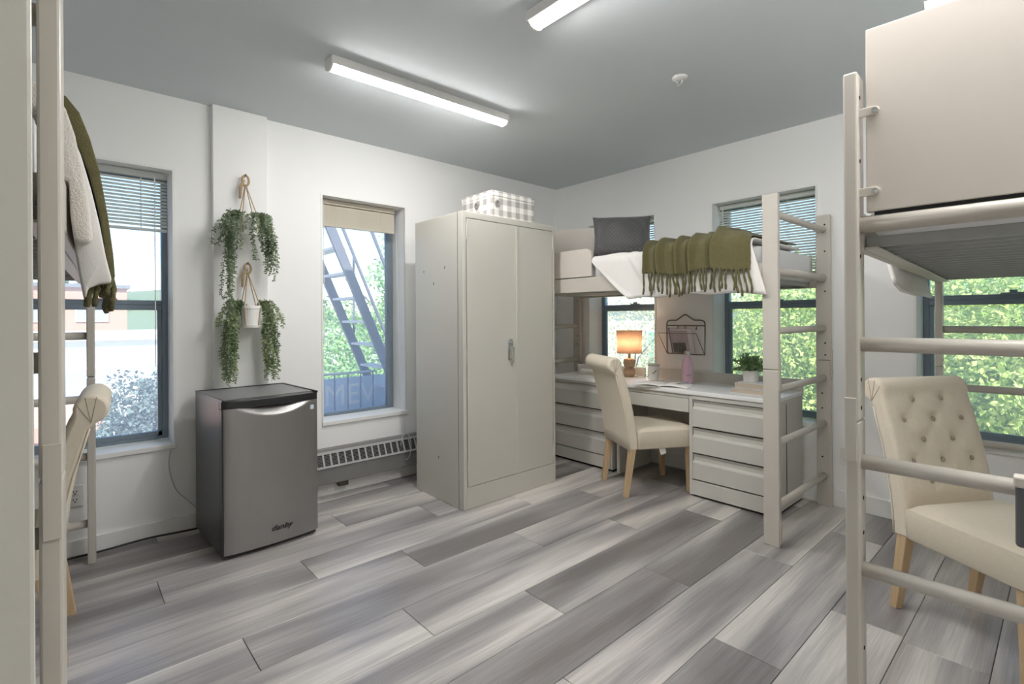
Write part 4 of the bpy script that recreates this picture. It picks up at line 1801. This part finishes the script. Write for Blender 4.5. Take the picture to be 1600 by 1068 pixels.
# open book and pen
bk = thing('open_book', 'open white notebook lying flat on the desk', 'book', (-2.10, 3.46, ZD), 0.25)
for s in (-1, 1):
    m = MB()

    def page(u, v, s=s):
        return (s * (0.002 + 0.20 * u), (v - 0.5) * 0.26, 0.006 + 0.014 * math.sin(PI * min(1, u * 1.1)) ** 0.7 * (1 - 0.6 * u))
    m.grid(16, 4, page)
    m.build('page_block', M_PAPER, bk, smooth=True, solid=0.004)
MB().box(-0.205, 0.205, -0.135, 0.135, 0.0, 0.003).build('cover', M_BOOKC, bk)
m = MB()
pc = Vector((-1.975, 3.50, ZD + 0.021))
m.tube([pc + Vector((-0.02, -0.05, 0)), pc + Vector((-0.013, -0.035, 0.002)), pc + Vector((0.02, 0.06, 0.004))], [0.0012, 0.004, 0.004], 8)
tag(m.build('pen', mat('pen_grey', (0.25, 0.26, 0.28), 0.4)), 'grey pen lying on the open notebook', 'pen')


def book(label, c, sx, sy, z0, z1, rz):
    r = thing('book', label, 'book', (c[0], c[1], z0), rz, 'books on the desk')
    h = z1 - z0
    MB().box(-sx / 2 + 0.004, sx / 2 - 0.003, -sy / 2 + 0.004, sy / 2 - 0.004, 0.003, h - 0.003).build('page_block', M_BOOKP, r)
    m = MB()
    m.box(-sx / 2, sx / 2, -sy / 2, sy / 2, 0, 0.003)
    m.box(-sx / 2, sx / 2, -sy / 2, sy / 2, h - 0.003, h)
    m.box(-sx / 2, -sx / 2 + 0.003, -sy / 2, sy / 2, 0, h)
    m.build('cover', M_BOOKC, r)
    return r


book('lower book of the two stacked under the desk plant', (-1.462, 3.555), 0.25, 0.18, ZD, ZD + 0.032, -0.05)
book('upper pale book of the stack, carrying the small potted plant', (-1.468, 3.575), 0.20, 0.17, ZD + 0.0325, ZD + 0.070, -0.02)


def leaf(vs, fs, p, d, up, l, w):
    d = d.normalized()
    s = d.cross(up)
    if s.length < 1e-4:
        s = Vector((1, 0, 0))
    s.normalize()
    o = len(vs)
    mid = p + d * l * 0.5
    nrm = s.cross(d)
    vs += [tuple(p), tuple(mid + s * w * 0.5 + nrm * l * 0.05), tuple(p + d * l), tuple(mid - s * w * 0.5 + nrm * l * 0.05)]
    fs.append((o, o + 1, o + 2, o + 3))


pt = thing('potted_plant', 'small green plant in a white pot on the books', 'plant', (-1.505, 3.60, ZD + 0.070))
MB().lathe([(0.046, 0), (0.048, 0.003), (0.052, 0.075), (0.052, 0.08), (0.047, 0.08), (0.046, 0.068), (0.001, 0.068)], seg=28).build('pot', M_POT, pt, smooth=True)
MB().lathe([(0.046, 0.066), (0.03, 0.070), (0.001, 0.072)], seg=18).build('soil', M_SOIL, pt)
rs = random.Random(4)
for i in range(44):
    a = rs.uniform(0, 2 * PI)
    el = rs.uniform(0.15, 1.45)
    ln = rs.uniform(0.09, 0.15) * (1.0 if el > 0.4 else 0.85)
    d = Vector((math.cos(a) * math.cos(el), math.sin(a) * math.cos(el), math.sin(el)))
    p0 = Vector((0.02 * math.cos(a), 0.02 * math.sin(a), 0.070))
    m = MB()
    pts = [p0 + d * ln * t + Vector((0, 0, -0.02 * t * t)) for t in (0, 0.5, 1)]
    m.tube(pts, 0.0012, 4)
    vs, fs = [], []
    for t in range(3, 14):
        q = t / 13
        p = p0 + d * ln * q + Vector((0, 0, -0.02 * q * q))
        for sd in range(3):
            dd = Vector((rs.uniform(-1, 1), rs.uniform(-1, 1), rs.uniform(-0.2, 1))) + d * 0.6
            leaf(vs, fs, p, dd, Vector((rs.uniform(-1, 1), rs.uniform(-1, 1), 1)), rs.uniform(0.020, 0.032), 0.012)
    m.add(vs, fs)
    m.build('sprig', M_SPRIG, pt)

# low organiser at the back of the chest
og = thing('desk_tray', 'low beige desk tray with a white front on the chest of drawers', 'tray', (-2.93, 3.70, ZD))
m = MB()
m.box(-0.17, 0.16, -0.10, 0.10, 0, 0.004)
m.box(-0.17, 0.16, 0.094, 0.10, 0, 0.085)
m.box(-0.17, -0.164, -0.10, 0.10, 0, 0.085)
m.box(0.154, 0.16, -0.10, 0.10, 0, 0.085)
m.box(-0.17, 0.16, -0.10, -0.094, 0, 0.075)
m.build('tray_body', M_PANEL, og, bevel=0.002)
MB().box(-0.12, 0.10, -0.104, -0.10, 0.03, 0.055).build('label_strip', M_PAPER, og)
m = MB()
m.tube([(-0.17, -0.10, 0.085), (0.16, -0.10, 0.085), (0.16, 0.10, 0.085), (-0.17, 0.10, 0.085), (-0.17, -0.10, 0.085)], 0.004, 6)
m.build('rim', M_POT, og)

# ------------------------------------------------------------------ wall rack with magazine
rk = thing('wall_magazine_rack', 'bronze wire magazine rack on the wall between the windows', 'rack', (-2.165, YB, 0.965))
yk = YB - 0.008


def P(x, z, d=0.0):
    return (x, yk - d, z)


m = MB()
xl, xr, zb, zt = -2.325, -1.985, 0.972, 1.255
fr_ = [P(xl, zb), P(xl - 0.004, zt - 0.03), P(xl + 0.004, zt - 0.008), P(xl + 0.03, zt), P(xl + 0.09, zt)]
cxm = (xl + xr) / 2
top_ = [P(xl + 0.03, zt), P(cxm - 0.08, zt), P(cxm - 0.045, zt + 0.022), P(cxm - 0.015, zt + 0.042), P(cxm, zt + 0.046),
        P(cxm + 0.015, zt + 0.042), P(cxm + 0.045, zt + 0.022), P(cxm + 0.08, zt), P(xr - 0.03, zt)]
m.tube([P(xl, zb), P(xl - 0.003, zt - 0.03), P(xl + 0.006, zt - 0.008)] + top_ + [P(xr - 0.006, zt - 0.008), P(xr + 0.003, zt - 0.03), P(xr, zb), P(xl, zb)], 0.0045, 7)
m.build('back_frame', M_WIRE, rk, world=True)
m = MB()
m.tube([P(xl, zt - 0.045), P(xr, zt - 0.045)], 0.004, 7)
for t in (0.3, 0.5, 0.8):
    x = xl + (xr - xl) * t
    m.tube([P(x, zt - 0.045), P(x, zt - 0.075, 0.002), P(x, zt - 0.078, 0.014), P(x, zt - 0.068, 0.018)], 0.003, 6)
m.build('hook_bar', M_WIRE, rk, world=True)
m = MB()
m.tube([P(xl, zb), P(xl - 0.035, zb + 0.175, 0.085), P(xr - 0.03, zb + 0.175, 0.085), P(xr, zb)], 0.003, 6)
for t in (0.33, 0.66):
    m.tube([P(xl + (xr - xl) * t, zb), P(xl - 0.035 + (xr - xl) * t, zb + 0.175, 0.085)], 0.0022, 5)
m.build('basket_front', M_WIRE, rk, world=True)

mz = thing('magazine', 'pinkish magazine with a dark photo standing in the wire rack', 'magazine', (-2.15, yk - 0.03, 0.98))
tilt = Matrix.Rotation(0.30, 3, 'X')


def mzbox(m, x0, x1, z0, z1, y0, y1):
    vs = []
    for z in (z0, z1):
        for x, y in ((x0, y0), (x1, y0), (x1, y1), (x0, y1)):
            v = tilt @ Vector((x, y, z))
            vs.append(tuple(v))
    m.add(vs, [(0, 3, 2, 1), (4, 5, 6, 7), (0, 1, 5, 4), (1, 2, 6, 5), (2, 3, 7, 6), (3, 0, 4, 7)])


m = MB()
mzbox(m, -0.105, 0.10, 0, 0.215, -0.004, 0.004)
m.build('page_block', mat('magazine_pages', (0.66, 0.60, 0.60), 0.5), mz)
m = MB()
mzbox(m, -0.105, 0.06, 0.002, 0.20, -0.0052, -0.0042)
m.build('cover', mat('magazine_cover', (0.46, 0.38, 0.39), 0.4, var=0.35, scale=14), mz)
m = MB()
mzbox(m, -0.085, 0.03, 0.005, 0.095, -0.0062, -0.0054)
m.build('cover_photo', mat('magazine_photo', (0.12, 0.105, 0.10), 0.4, var=0.9, scale=45), mz)
m = MB()
mzbox(m, -0.106, -0.095, 0, 0.225, -0.0065, -0.0045)
m.build('spine', mat('magazine_spine', (0.22, 0.15, 0.19), 0.5), mz)

# ------------------------------------------------------------------ hanging plants
XC = XA + 0.05


def hanging_plant(label, y, ztie, zpot, potr, poth, nv, lmin, lmax, seed, m_leaf, bare_front=0.55, front=0.1, spread=0.6, right_len=1.0):
    r = thing('hanging_plant', label, 'plant', (XC + 0.10, y, zpot), 0, 'hanging plants on the wall column')
    cx = XC + 0.10
    kw = dict(parent=r, world=True)
    MB().lathe([(potr * 0.74, 0), (potr * 0.78, 0.003), (potr, poth - 0.02), (potr * 1.06, poth - 0.02), (potr * 1.06, poth), (potr * 0.94, poth),
                (potr * 0.92, poth - 0.02), (0.001, poth - 0.02)], (cx, y, zpot), 26).build('pot', M_POT, smooth=False, bevel=0.003, **kw)
    MB().lathe([(potr * 0.95, -0.010), (potr * 1.02, 0.006), (potr * 0.5, 0.004), (0.001, 0.004)], (cx, y, zpot - 0.004), 24).build('saucer', M_POT, **kw)
    MB().lathe([(potr * 0.9, 0), (0.001, 0.006)], (cx, y, zpot + poth - 0.02), 16).build('soil', M_SOIL, **kw)
    # rope hanger: hook, loop, cords
    m = MB()
    m.tube([(XC - 0.002, y, ztie + 0.01), (XC + 0.045, y, ztie + 0.01), (XC + 0.052, y, ztie + 0.02)], 0.004, 6)
    m.build('wall_hook', M_WIRE, **kw)
    m = MB()
    lp_ = [(XC + 0.04, y + 0.02 * math.sin(a), ztie - 0.02 + 0.034 * math.cos(a)) for a in [i / 14 * 2 * PI for i in range(15)]]
    m.tube(lp_, 0.007, 6, cap=False)
    m.tube([(XC + 0.04, y - 0.01, ztie - 0.02), (XC + 0.045, y - 0.03, ztie - 0.07), (XC + 0.05, y - 0.035, ztie - 0.14)], [0.009, 0.010, 0.006], 7)
    m.build('rope_knot', M_ROPE, smooth=True, **kw)
    for k in range(4):
        a = PI / 4 + k * PI / 2
        m = MB()
        m.tube([(XC + 0.042, y, ztie - 0.045), (cx + potr * 1.05 * math.cos(a), y + potr * 1.05 * math.sin(a), zpot + poth - 0.01),
                (cx + potr * 0.8 * math.cos(a), y + potr * 0.8 * math.sin(a), zpot - 0.012)], 0.0032, 5)
        m.build('hanger_cord', M_ROPE, **kw)
    rs = random.Random(seed)
    ztop = zpot + poth
    for i in range(nv):
        # vines leave sideways mostly: +-y, some forward
        side = 1 if i % 2 == 0 else -1
        a = side * PI / 2 + rs.uniform(-0.55, spread) * (-side)
        if rs.random() < front:
            a = rs.uniform(-0.6, 0.6)
        ca, sa = math.cos(a), math.sin(a)
        ca = abs(ca) if rs.random() < 0.8 else ca * 0.3
        ln = rs.uniform(lmin, lmax) * (1 if abs(sa) > bare_front else 0.55)
        if side > 0:
            ln *= right_len
        sp = rs.uniform(0.035, 0.115)
        if rs.random() < 0.25:
            ln *= 0.35
            sp *= 1.6
        pts = []
        n = max(6, int(ln / 0.03))
        lift = rs.uniform(0.01, 0.045)
        for k in range(n + 1):
            t = k / n
            s = t * ln
            h = 1 - math.exp(-s / 0.07)
            rr = potr * 0.75 + (sp) * h
            dz = lift * math.sin(min(1, s / 0.09) * PI) - max(0, s - 0.05) * 0.98
            x = cx + ca * rr
            x = max(x, XC + 0.012)
            pts.append(Vector((x + 0.006 * math.sin(9 * t + i), y + sa * rr + 0.008 * math.sin(7 * t + 2 * i), ztop - 0.01 + dz)))
        m = MB()
        m.tube(pts, 0.0015, 4, cap=False)
        vs, fs = [], []
        dist = 0
        acc = 0
        for k in range(len(pts) - 1):
            seg = pts[k + 1] - pts[k]
            L0 = seg.length
            q = 0.0
            while q < L0:
                p = pts[k] + seg * (q / L0)
                d = seg.normalized()
                for sd in (-1, 1):
                    u = Vector((rs.uniform(-1, 1), rs.uniform(-1, 1), rs.uniform(-0.3, 0.3)))
                    o_ = (u - d * u.dot(d)).normalized() * sd
                    leaf(vs, fs, p, o_ + d * 0.55, Vector((rs.uniform(-1, 1), rs.uniform(-1, 1), rs.uniform(0.2, 1))), rs.uniform(0.017, 0.027),
                         rs.uniform(0.009, 0.013))
                q += 0.0125
        m.add(vs, fs)
        m.build('vine', m_leaf, **kw)
    return r


hanging_plant('upper hanging plant with trailing grey-green vines on the wall column', 0.875, 2.195, 1.83, 0.062, 0.10, 54, 0.34, 0.72, 11, M_VINE, front=0.12, spread=0.75, right_len=0.62)
hanging_plant('lower hanging plant whose vines reach down to the mini fridge', 0.885, 1.63, 1.245, 0.062, 0.125, 52, 0.40, 0.55, 12, M_VINE2, front=0.0, spread=0.40)

# ------------------------------------------------------------------ small caddy on the right bed ladder
cd = Vector((BRX, BRY, 0)) + dx * (BRL + 0.005) + dy * 0.375
ca_ = thing('hanging_caddy', 'dark grey caddy with a beige rim hooked on the right bed ladder', 'caddy', (cd.x, cd.y, 0.74), RA)
m = MB()
m.box(0.024, 0.060, -0.05, 0.06, 0.0, 0.145)
m.build('caddy_body', mat('charcoal_plastic', (0.10, 0.105, 0.11), 0.5), ca_, bevel=0.008)
m = MB()
m.box(0.021, 0.063, -0.053, 0.063, 0.14, 0.165)
m.build('caddy_rim', M_PANEL, ca_, bevel=0.004)
m = MB()
for y in (-0.035, 0.035):
    m.tube([(0.022, y, 0.11), (-0.004, y, 0.155), (-0.024, y, 0.135), (-0.026, y, 0.11)], 0.003, 6)
m.build('hook', M_CHROME, ca_)

# ================================================================== outdoors
GZ = -3.6
struct(MB().box(-160, 60, -90, 120, GZ - 0.3, GZ).build('ground', mat('pale_paving', (0.45, 0.44, 0.42), 0.9, var=0.1, scale=0.4)))


def foliage(name, blobs, n, size, m_, parent, seed=0, shell=0.55):
    rs = np.random.RandomState(seed)
    vols = np.array([b[3] * b[4] * b[5] for b in blobs]) ** 0.7
    cnt = (n * vols / vols.sum()).astype(int)
    P_, = [[]]
    for b, c in zip(blobs, cnt):
        d = rs.normal(size=(c, 3))
        d /= np.linalg.norm(d, axis=1)[:, None]
        rr = rs.uniform(shell ** 3, 1, size=(c, 1)) ** (1 / 3)
        lump = 1 + 0.18 * np.sin(d[:, :1] * 5 + seed) * np.sin(d[:, 1:2] * 6 + 1) + 0.1 * np.sin(d[:, 2:3] * 9 + seed)
        P_.append(np.array(b[:3]) + d * rr * lump * np.array(b[3:6]))
    p = np.concatenate(P_)
    c = len(p)
    a = rs.normal(size=(c, 3))
    a /= np.linalg.norm(a, axis=1)[:, None]
    b = rs.normal(size=(c, 3))
    b -= a * (a * b).sum(1)[:, None]
    b /= np.linalg.norm(b, axis=1)[:, None]
    nrm = np.cross(a, b)
    s = size * rs.uniform(0.6, 1.25, size=(c, 1))
    v = np.stack([p - a * s * 0.5, p + b * s * 0.3 + nrm * s * 0.08, p + a * s * 0.5, p - b * s * 0.3 + nrm * s * 0.08], 1).reshape(-1, 3)
    me = bpy.data.meshes.new(name)
    me.vertices.add(len(v))
    me.vertices.foreach_set('co', v.ravel())
    me.loops.add(c * 4)
    me.loops.foreach_set('vertex_index', np.arange(c * 4, dtype=np.int32))
    me.polygons.add(c)
    me.polygons.foreach_set('loop_start', np.arange(0, c * 4, 4, dtype=np.int32))
    me.polygons.foreach_set('loop_total', np.full(c, 4, dtype=np.int32))
    me.update()
    me.materials.append(m_)
    o = bpy.data.objects.new(name, me)
    C.objects.link(o)
    o.parent = parent
    o['kind'] = 'stuff'
    return o


M_BARK = mat('bark', (0.16, 0.12, 0.09), 0.95, var=0.3, scale=20, bump=0.6, bscale=40)
LF_GREEN = leaf_mat('sunny_leaf', (0.28, 0.44, 0.09), (0.72, 0.76, 0.34), 0.45)
LF_MID = leaf_mat('mid_leaf', (0.15, 0.32, 0.12), (0.42, 0.56, 0.26), 0.4)
LF_PALE = leaf_mat('pale_leaf', (0.50, 0.54, 0.30), (0.78, 0.74, 0.50), 0.4)
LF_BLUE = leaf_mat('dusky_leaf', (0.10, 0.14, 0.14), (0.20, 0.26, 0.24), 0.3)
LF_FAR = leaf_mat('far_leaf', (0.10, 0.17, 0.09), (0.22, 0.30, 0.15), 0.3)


def tree(label, x, y, blobs, n, size, m_, seed, trunk=0.12, group=None, name='tree', twigs=0):
    r = thing(name, label, 'tree', (x, y, GZ), 0, group)
    top = max(b[2] for b in blobs)
    m = MB()
    m.tube([(0, 0, 0), (0.05, 0.03, (top - GZ) * 0.4), (-0.04, 0.05, (top - GZ) * 0.75), (0, 0, top - GZ)], [trunk, trunk * 0.8, trunk * 0.55, trunk * 0.2], 9)
    m.build('trunk', M_BARK, r)
    rs = random.Random(seed)
    for i in range(5 + twigs):
        z0 = (top - GZ) * rs.uniform(0.35, 0.85)
        a = rs.uniform(0, 2 * PI)
        l = rs.uniform(0.5, 1.0) * max(b[3] for b in blobs)
        m = MB()
        m.tube([(0, 0, z0), (l * 0.5 * math.cos(a), l * 0.5 * math.sin(a), z0 + 0.3 * l), (l * math.cos(a + 0.3), l * math.sin(a + 0.3), z0 + 0.75 * l)],
               [trunk * 0.32, trunk * 0.2, trunk * 0.06], 6)
        m.build('branch', M_BARK, r)
    bl = [(b[0] - x, b[1] - y, b[2] - GZ) + tuple(b[3:]) for b in blobs]
    foliage('foliage', bl, n, size, m_, r, seed, 0.3)
    return r


# sunny trees outside the back windows
tree('sunlit green tree outside the window at the right edge', 0.35, 7.2, [(0.1, 7.0, 0.9, 1.5, 1.1, 1.2), (0.6, 7.0, -0.6, 1.5, 1.0, 1.3), (-0.5, 7.3, 0.3, 1.2, 1.0, 1.4)],
     62000, 0.066, LF_GREEN, 21, group='trees outside the back windows')
tree('sunlit green tree outside the window behind the desk plant', -2.0, 7.4, [(-2.1, 7.2, 0.9, 1.4, 1.1, 1.2), (-1.8, 7.0, -0.5, 1.3, 1.0, 1.3), (-2.7, 7.5, 0.4, 0.9, 1.0, 1.3)],
     58000, 0.066, LF_GREEN, 22, group='trees outside the back windows')
tree('darker tree standing further behind the sunlit trees', -0.9, 11.0, [(-0.9, 11, 0.6, 3.2, 1.5, 2.0), (-0.2, 10.8, -1.5, 3.0, 1.5, 1.8), (1.8, 11.2, 0.4, 2.4, 1.4, 2.2)],
     40000, 0.12, LF_MID, 23, trunk=0.2, group='trees outside the back windows')
tree('pale sparse bush outside the window behind the table lamp', -5.6, 8.2, [(-5.6, 8.2, 0.9, 1.6, 1.2, 1.2), (-5.4, 8.0, -0.8, 1.8, 1.2, 1.3), (-4.6, 8.2, 0.2, 1.0, 0.8, 1.5)],
     16000, 0.055, LF_PALE, 24, trunk=0.06, group='trees outside the back windows', twigs=16)


def building(label, x0, x1, y0, y1, z1, m_, winrows, name='building', face='x', wm=None, parapet=None):
    r = thing(name, label, 'building', ((x0 + x1) / 2, (y0 + y1) / 2, GZ), 0)
    MB().box(x0, x1, y0, y1, GZ, z1).build('wall', m_, r, world=True)
    pm = parapet or m_
    m = MB()
    m.box(x0 - 0.15, x1 + 0.15, y0 - 0.15, y1 + 0.15, z1, z1 + 0.22)
    m.build('parapet', pm, r, world=True)
    wm = wm or mat('far_glass', (0.32, 0.36, 0.40), 0.15)
    fm = mat('far_frame', (0.75, 0.74, 0.72), 0.6)
    for (ya, yb, za, zb) in winrows:
        if face == 'x':
            f = MB().box(x1, x1 + 0.06, ya - 0.08, yb + 0.08, za - 0.08, zb + 0.08).build('window', fm, r, world=True)
            MB().box(x1 + 0.06, x1 + 0.07, ya, yb, za, zb).build('pane', wm, f, world=True)
        else:
            f = MB().box(ya - 0.08, yb + 0.08, y0 - 0.06, y0, za - 0.08, zb + 0.08).build('window', fm, r, world=True)
            MB().box(ya, yb, y0 - 0.07, y0 - 0.06, za, zb).build('pane', wm, f, world=True)
    return r


M_CREAM = mat('cream_render', (0.74, 0.70, 0.60), 0.9, var=0.05, scale=0.8)
M_WHITEB = mat('white_render', (0.62, 0.61, 0.60), 0.9, var=0.04, scale=0.8)
M_BRICK = mat('terracotta_brick', (0.46, 0.26, 0.19), 0.9, var=0.15, scale=6)
M_ROOF = mat('dark_roof', (0.16, 0.17, 0.18), 0.8)
building('cream building behind the pale bush', -12, -4.6, 11.5, 17, 1.6, M_CREAM, [(-7.4, -6.6, -0.6, 0.9), (-6.0, -5.2, -0.6, 0.9)], face='y',
         wm=mat('green_glass', (0.30, 0.55, 0.42), 0.3))
# left window: low white building, brick building with a dark roof edge behind it
building('long white low building across the street', -34, -24, -6, 10.8, 0.55, M_WHITEB, [(-0.2, 1.2, -1.6, -0.5), (2.4, 3.6, -1.6, -0.5), (5.0, 6.4, -1.6, -0.5), (-3.2, -1.8, -1.6, -0.5)])
building('brick building with a dark flat roof behind the white one', -52, -40, -14, 3.0, 3.3, M_BRICK, [(0.6, 2.0, 1.3, 2.4), (-2.6, -1.0, 1.3, 2.4)], parapet=M_ROOF)
building('near brick wall below the left window', -13, -10.5, -6, 0.35, -0.55, M_BRICK, [(-3, -2, -2.2, -1.2)], name='brick_outbuilding')
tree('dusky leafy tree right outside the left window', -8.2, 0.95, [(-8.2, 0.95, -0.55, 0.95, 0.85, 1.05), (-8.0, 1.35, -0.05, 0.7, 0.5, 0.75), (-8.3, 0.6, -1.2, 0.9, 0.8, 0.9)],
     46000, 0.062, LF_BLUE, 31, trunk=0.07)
tree('big green tree behind the fire escape', -11.5, 6.2, [(-11.5, 6.0, 0.2, 2.2, 1.9, 1.6), (-11.8, 7.6, 2.2, 1.8, 1.7, 1.6), (-11, 5.0, -1.2, 1.6, 1.5, 1.2), (-11.6, 8.2, 0.2, 1.8, 1.8, 1.7)],
     48000, 0.10, LF_MID, 32, trunk=0.18)
tree('lower green tree behind the banner railing', -9.5, 4.2, [(-9.5, 4.3, -0.6, 1.4, 1.2, 1.1), (-9.3, 5.4, -0.8, 1.2, 1.2, 1.0)], 26000, 0.08, LF_MID, 33, trunk=0.1)
# wooded hills far away
hl = thing('wooded_hill', 'wooded hill on the horizon beyond the rooftops', 'hill', (-130, 40, GZ))
m = MB()
m.grid(40, 12, lambda u, v: (-25 + 50 * v, -90 + 180 * u, (9 + 5 * math.sin(u * 7) + 3 * math.sin(u * 17)) * math.sin(PI * min(1, v * 1.0)) + 0.0))
m.build('slope', mat('hill_ground', (0.10, 0.14, 0.09), 1.0), hl, smooth=True)
fb = []
rs = np.random.RandomState(8)
for i in range(110):
    u = rs.rand()
    z = (9 + 5 * math.sin(u * 7) + 3 * math.sin(u * 17))
    fb.append((rs.uniform(-6, 14), -90 + 180 * u, z * rs.uniform(0.5, 1.0), 2.4, 2.4, 3.4))
foliage('tree_canopy', fb, 16000, 1.1, LF_FAR, hl, 41, 0.7)

# fire escape outside the middle window
fe = thing('fire_escape', 'dark metal fire escape stair outside the narrow window', 'fire escape', (-4.8, 2.3, 0.4))
M_FE = mat('fire_escape_paint', (0.13, 0.14, 0.18), 0.6, var=0.1)
kw = dict(parent=fe, world=True)


def stringer(x, y0, z0, y1, z1, h, t=0.02):
    m = MB()
    d = Vector((0, y1 - y0, z1 - z0)).normalized()
    n_ = Vector((0, -d.z, d.y)) * h
    a, b = Vector((x, y0, z0)), Vector((x, y1, z1))
    m.prism([(a.y, a.z), (b.y, b.z), (b.y + n_.y, b.z + n_.z), (a.y + n_.y, a.z + n_.z)], x - t, x + t, 'x')
    return m


sl = (0.59 - 2.229) / (2.583 - 1.878)
yA, yB_ = 1.55, 2.75


def sz(y, off):
    return 2.229 + sl * (y - 1.878) + off


stringer(-4.62, yA, sz(yA, -0.02), yB_, sz(yB_, -0.02), -0.085).build('stringer', M_FE, **kw)
stringer(-5.20, yA, sz(yA, -0.02), yB_ + 0.3, sz(yB_ + 0.3, -0.02), -0.085).build('stringer', M_FE, **kw)
for i in range(9):
    z = 0.55 + 0.235 * i
    y = 1.878 + (z - 2.229) / sl - 0.03
    MB().box(-5.2, -4.62, y - 0.06, y + 0.06, z - 0.012, z + 0.012).build('tread', mat('worn_tread', (0.45, 0.46, 0.48), 0.5), **kw)
for x, off in ((-4.62, 0.85), (-5.2, 0.85), (-5.2, 0.45)):
    m = MB()
    m.tube([(x, yA, sz(yA, off)), (x, yB_ + 0.6, sz(yB_ + 0.6, off))], 0.018, 8)
    m.build('handrail', M_FE, **kw)
m = MB()
for y in (1.95, 2.35):
    m.tube([(-5.2, y, sz(y, 0)), (-5.2, y, sz(y, 0.86))], 0.014, 6)
m.build('baluster', M_FE, **kw)
MB().box(-5.9, -4.25, 1.0, 3.4, 0.30, 0.345).build('landing', M_FE, **kw)
for z in (0.735, 0.36):
    m = MB()
    m.tube([(-4.9, 1.0, z), (-4.9, 2.45, z)], 0.012, 8)
    m.build('rail', mat('worn_tread', (0.45, 0.46, 0.48), 0.5), **kw)
for i in range(11):
    y = 1.05 + 0.137 * i
    m = MB()
    m.tube([(-4.9, y, 0.34), (-4.9, y, 0.735)], 0.008, 6)
    m.build('baluster', M_FE, **kw)
bn = thing('banner', 'pale blue banner with faint lettering behind the fire escape railing', 'banner', (-5.0, 1.9, 0.345))
MB().box(-5.004, -5.0, 1.0, 2.75, 0.345, 0.68).build('banner_cloth', mat('banner_blue', (0.50, 0.58, 0.72), 0.8), bn, world=True)
text_mesh('IMEV', 0.30, 0.001, mat('banner_letter', (0.80, 0.78, 0.74), 0.8), 'lettering', bn,
          Matrix.Translation((0.003, 0.28, 0.06)) @ Matrix.Rotation(PI / 2, 4, 'Z') @ Matrix.Rotation(PI / 2, 4, 'X'))
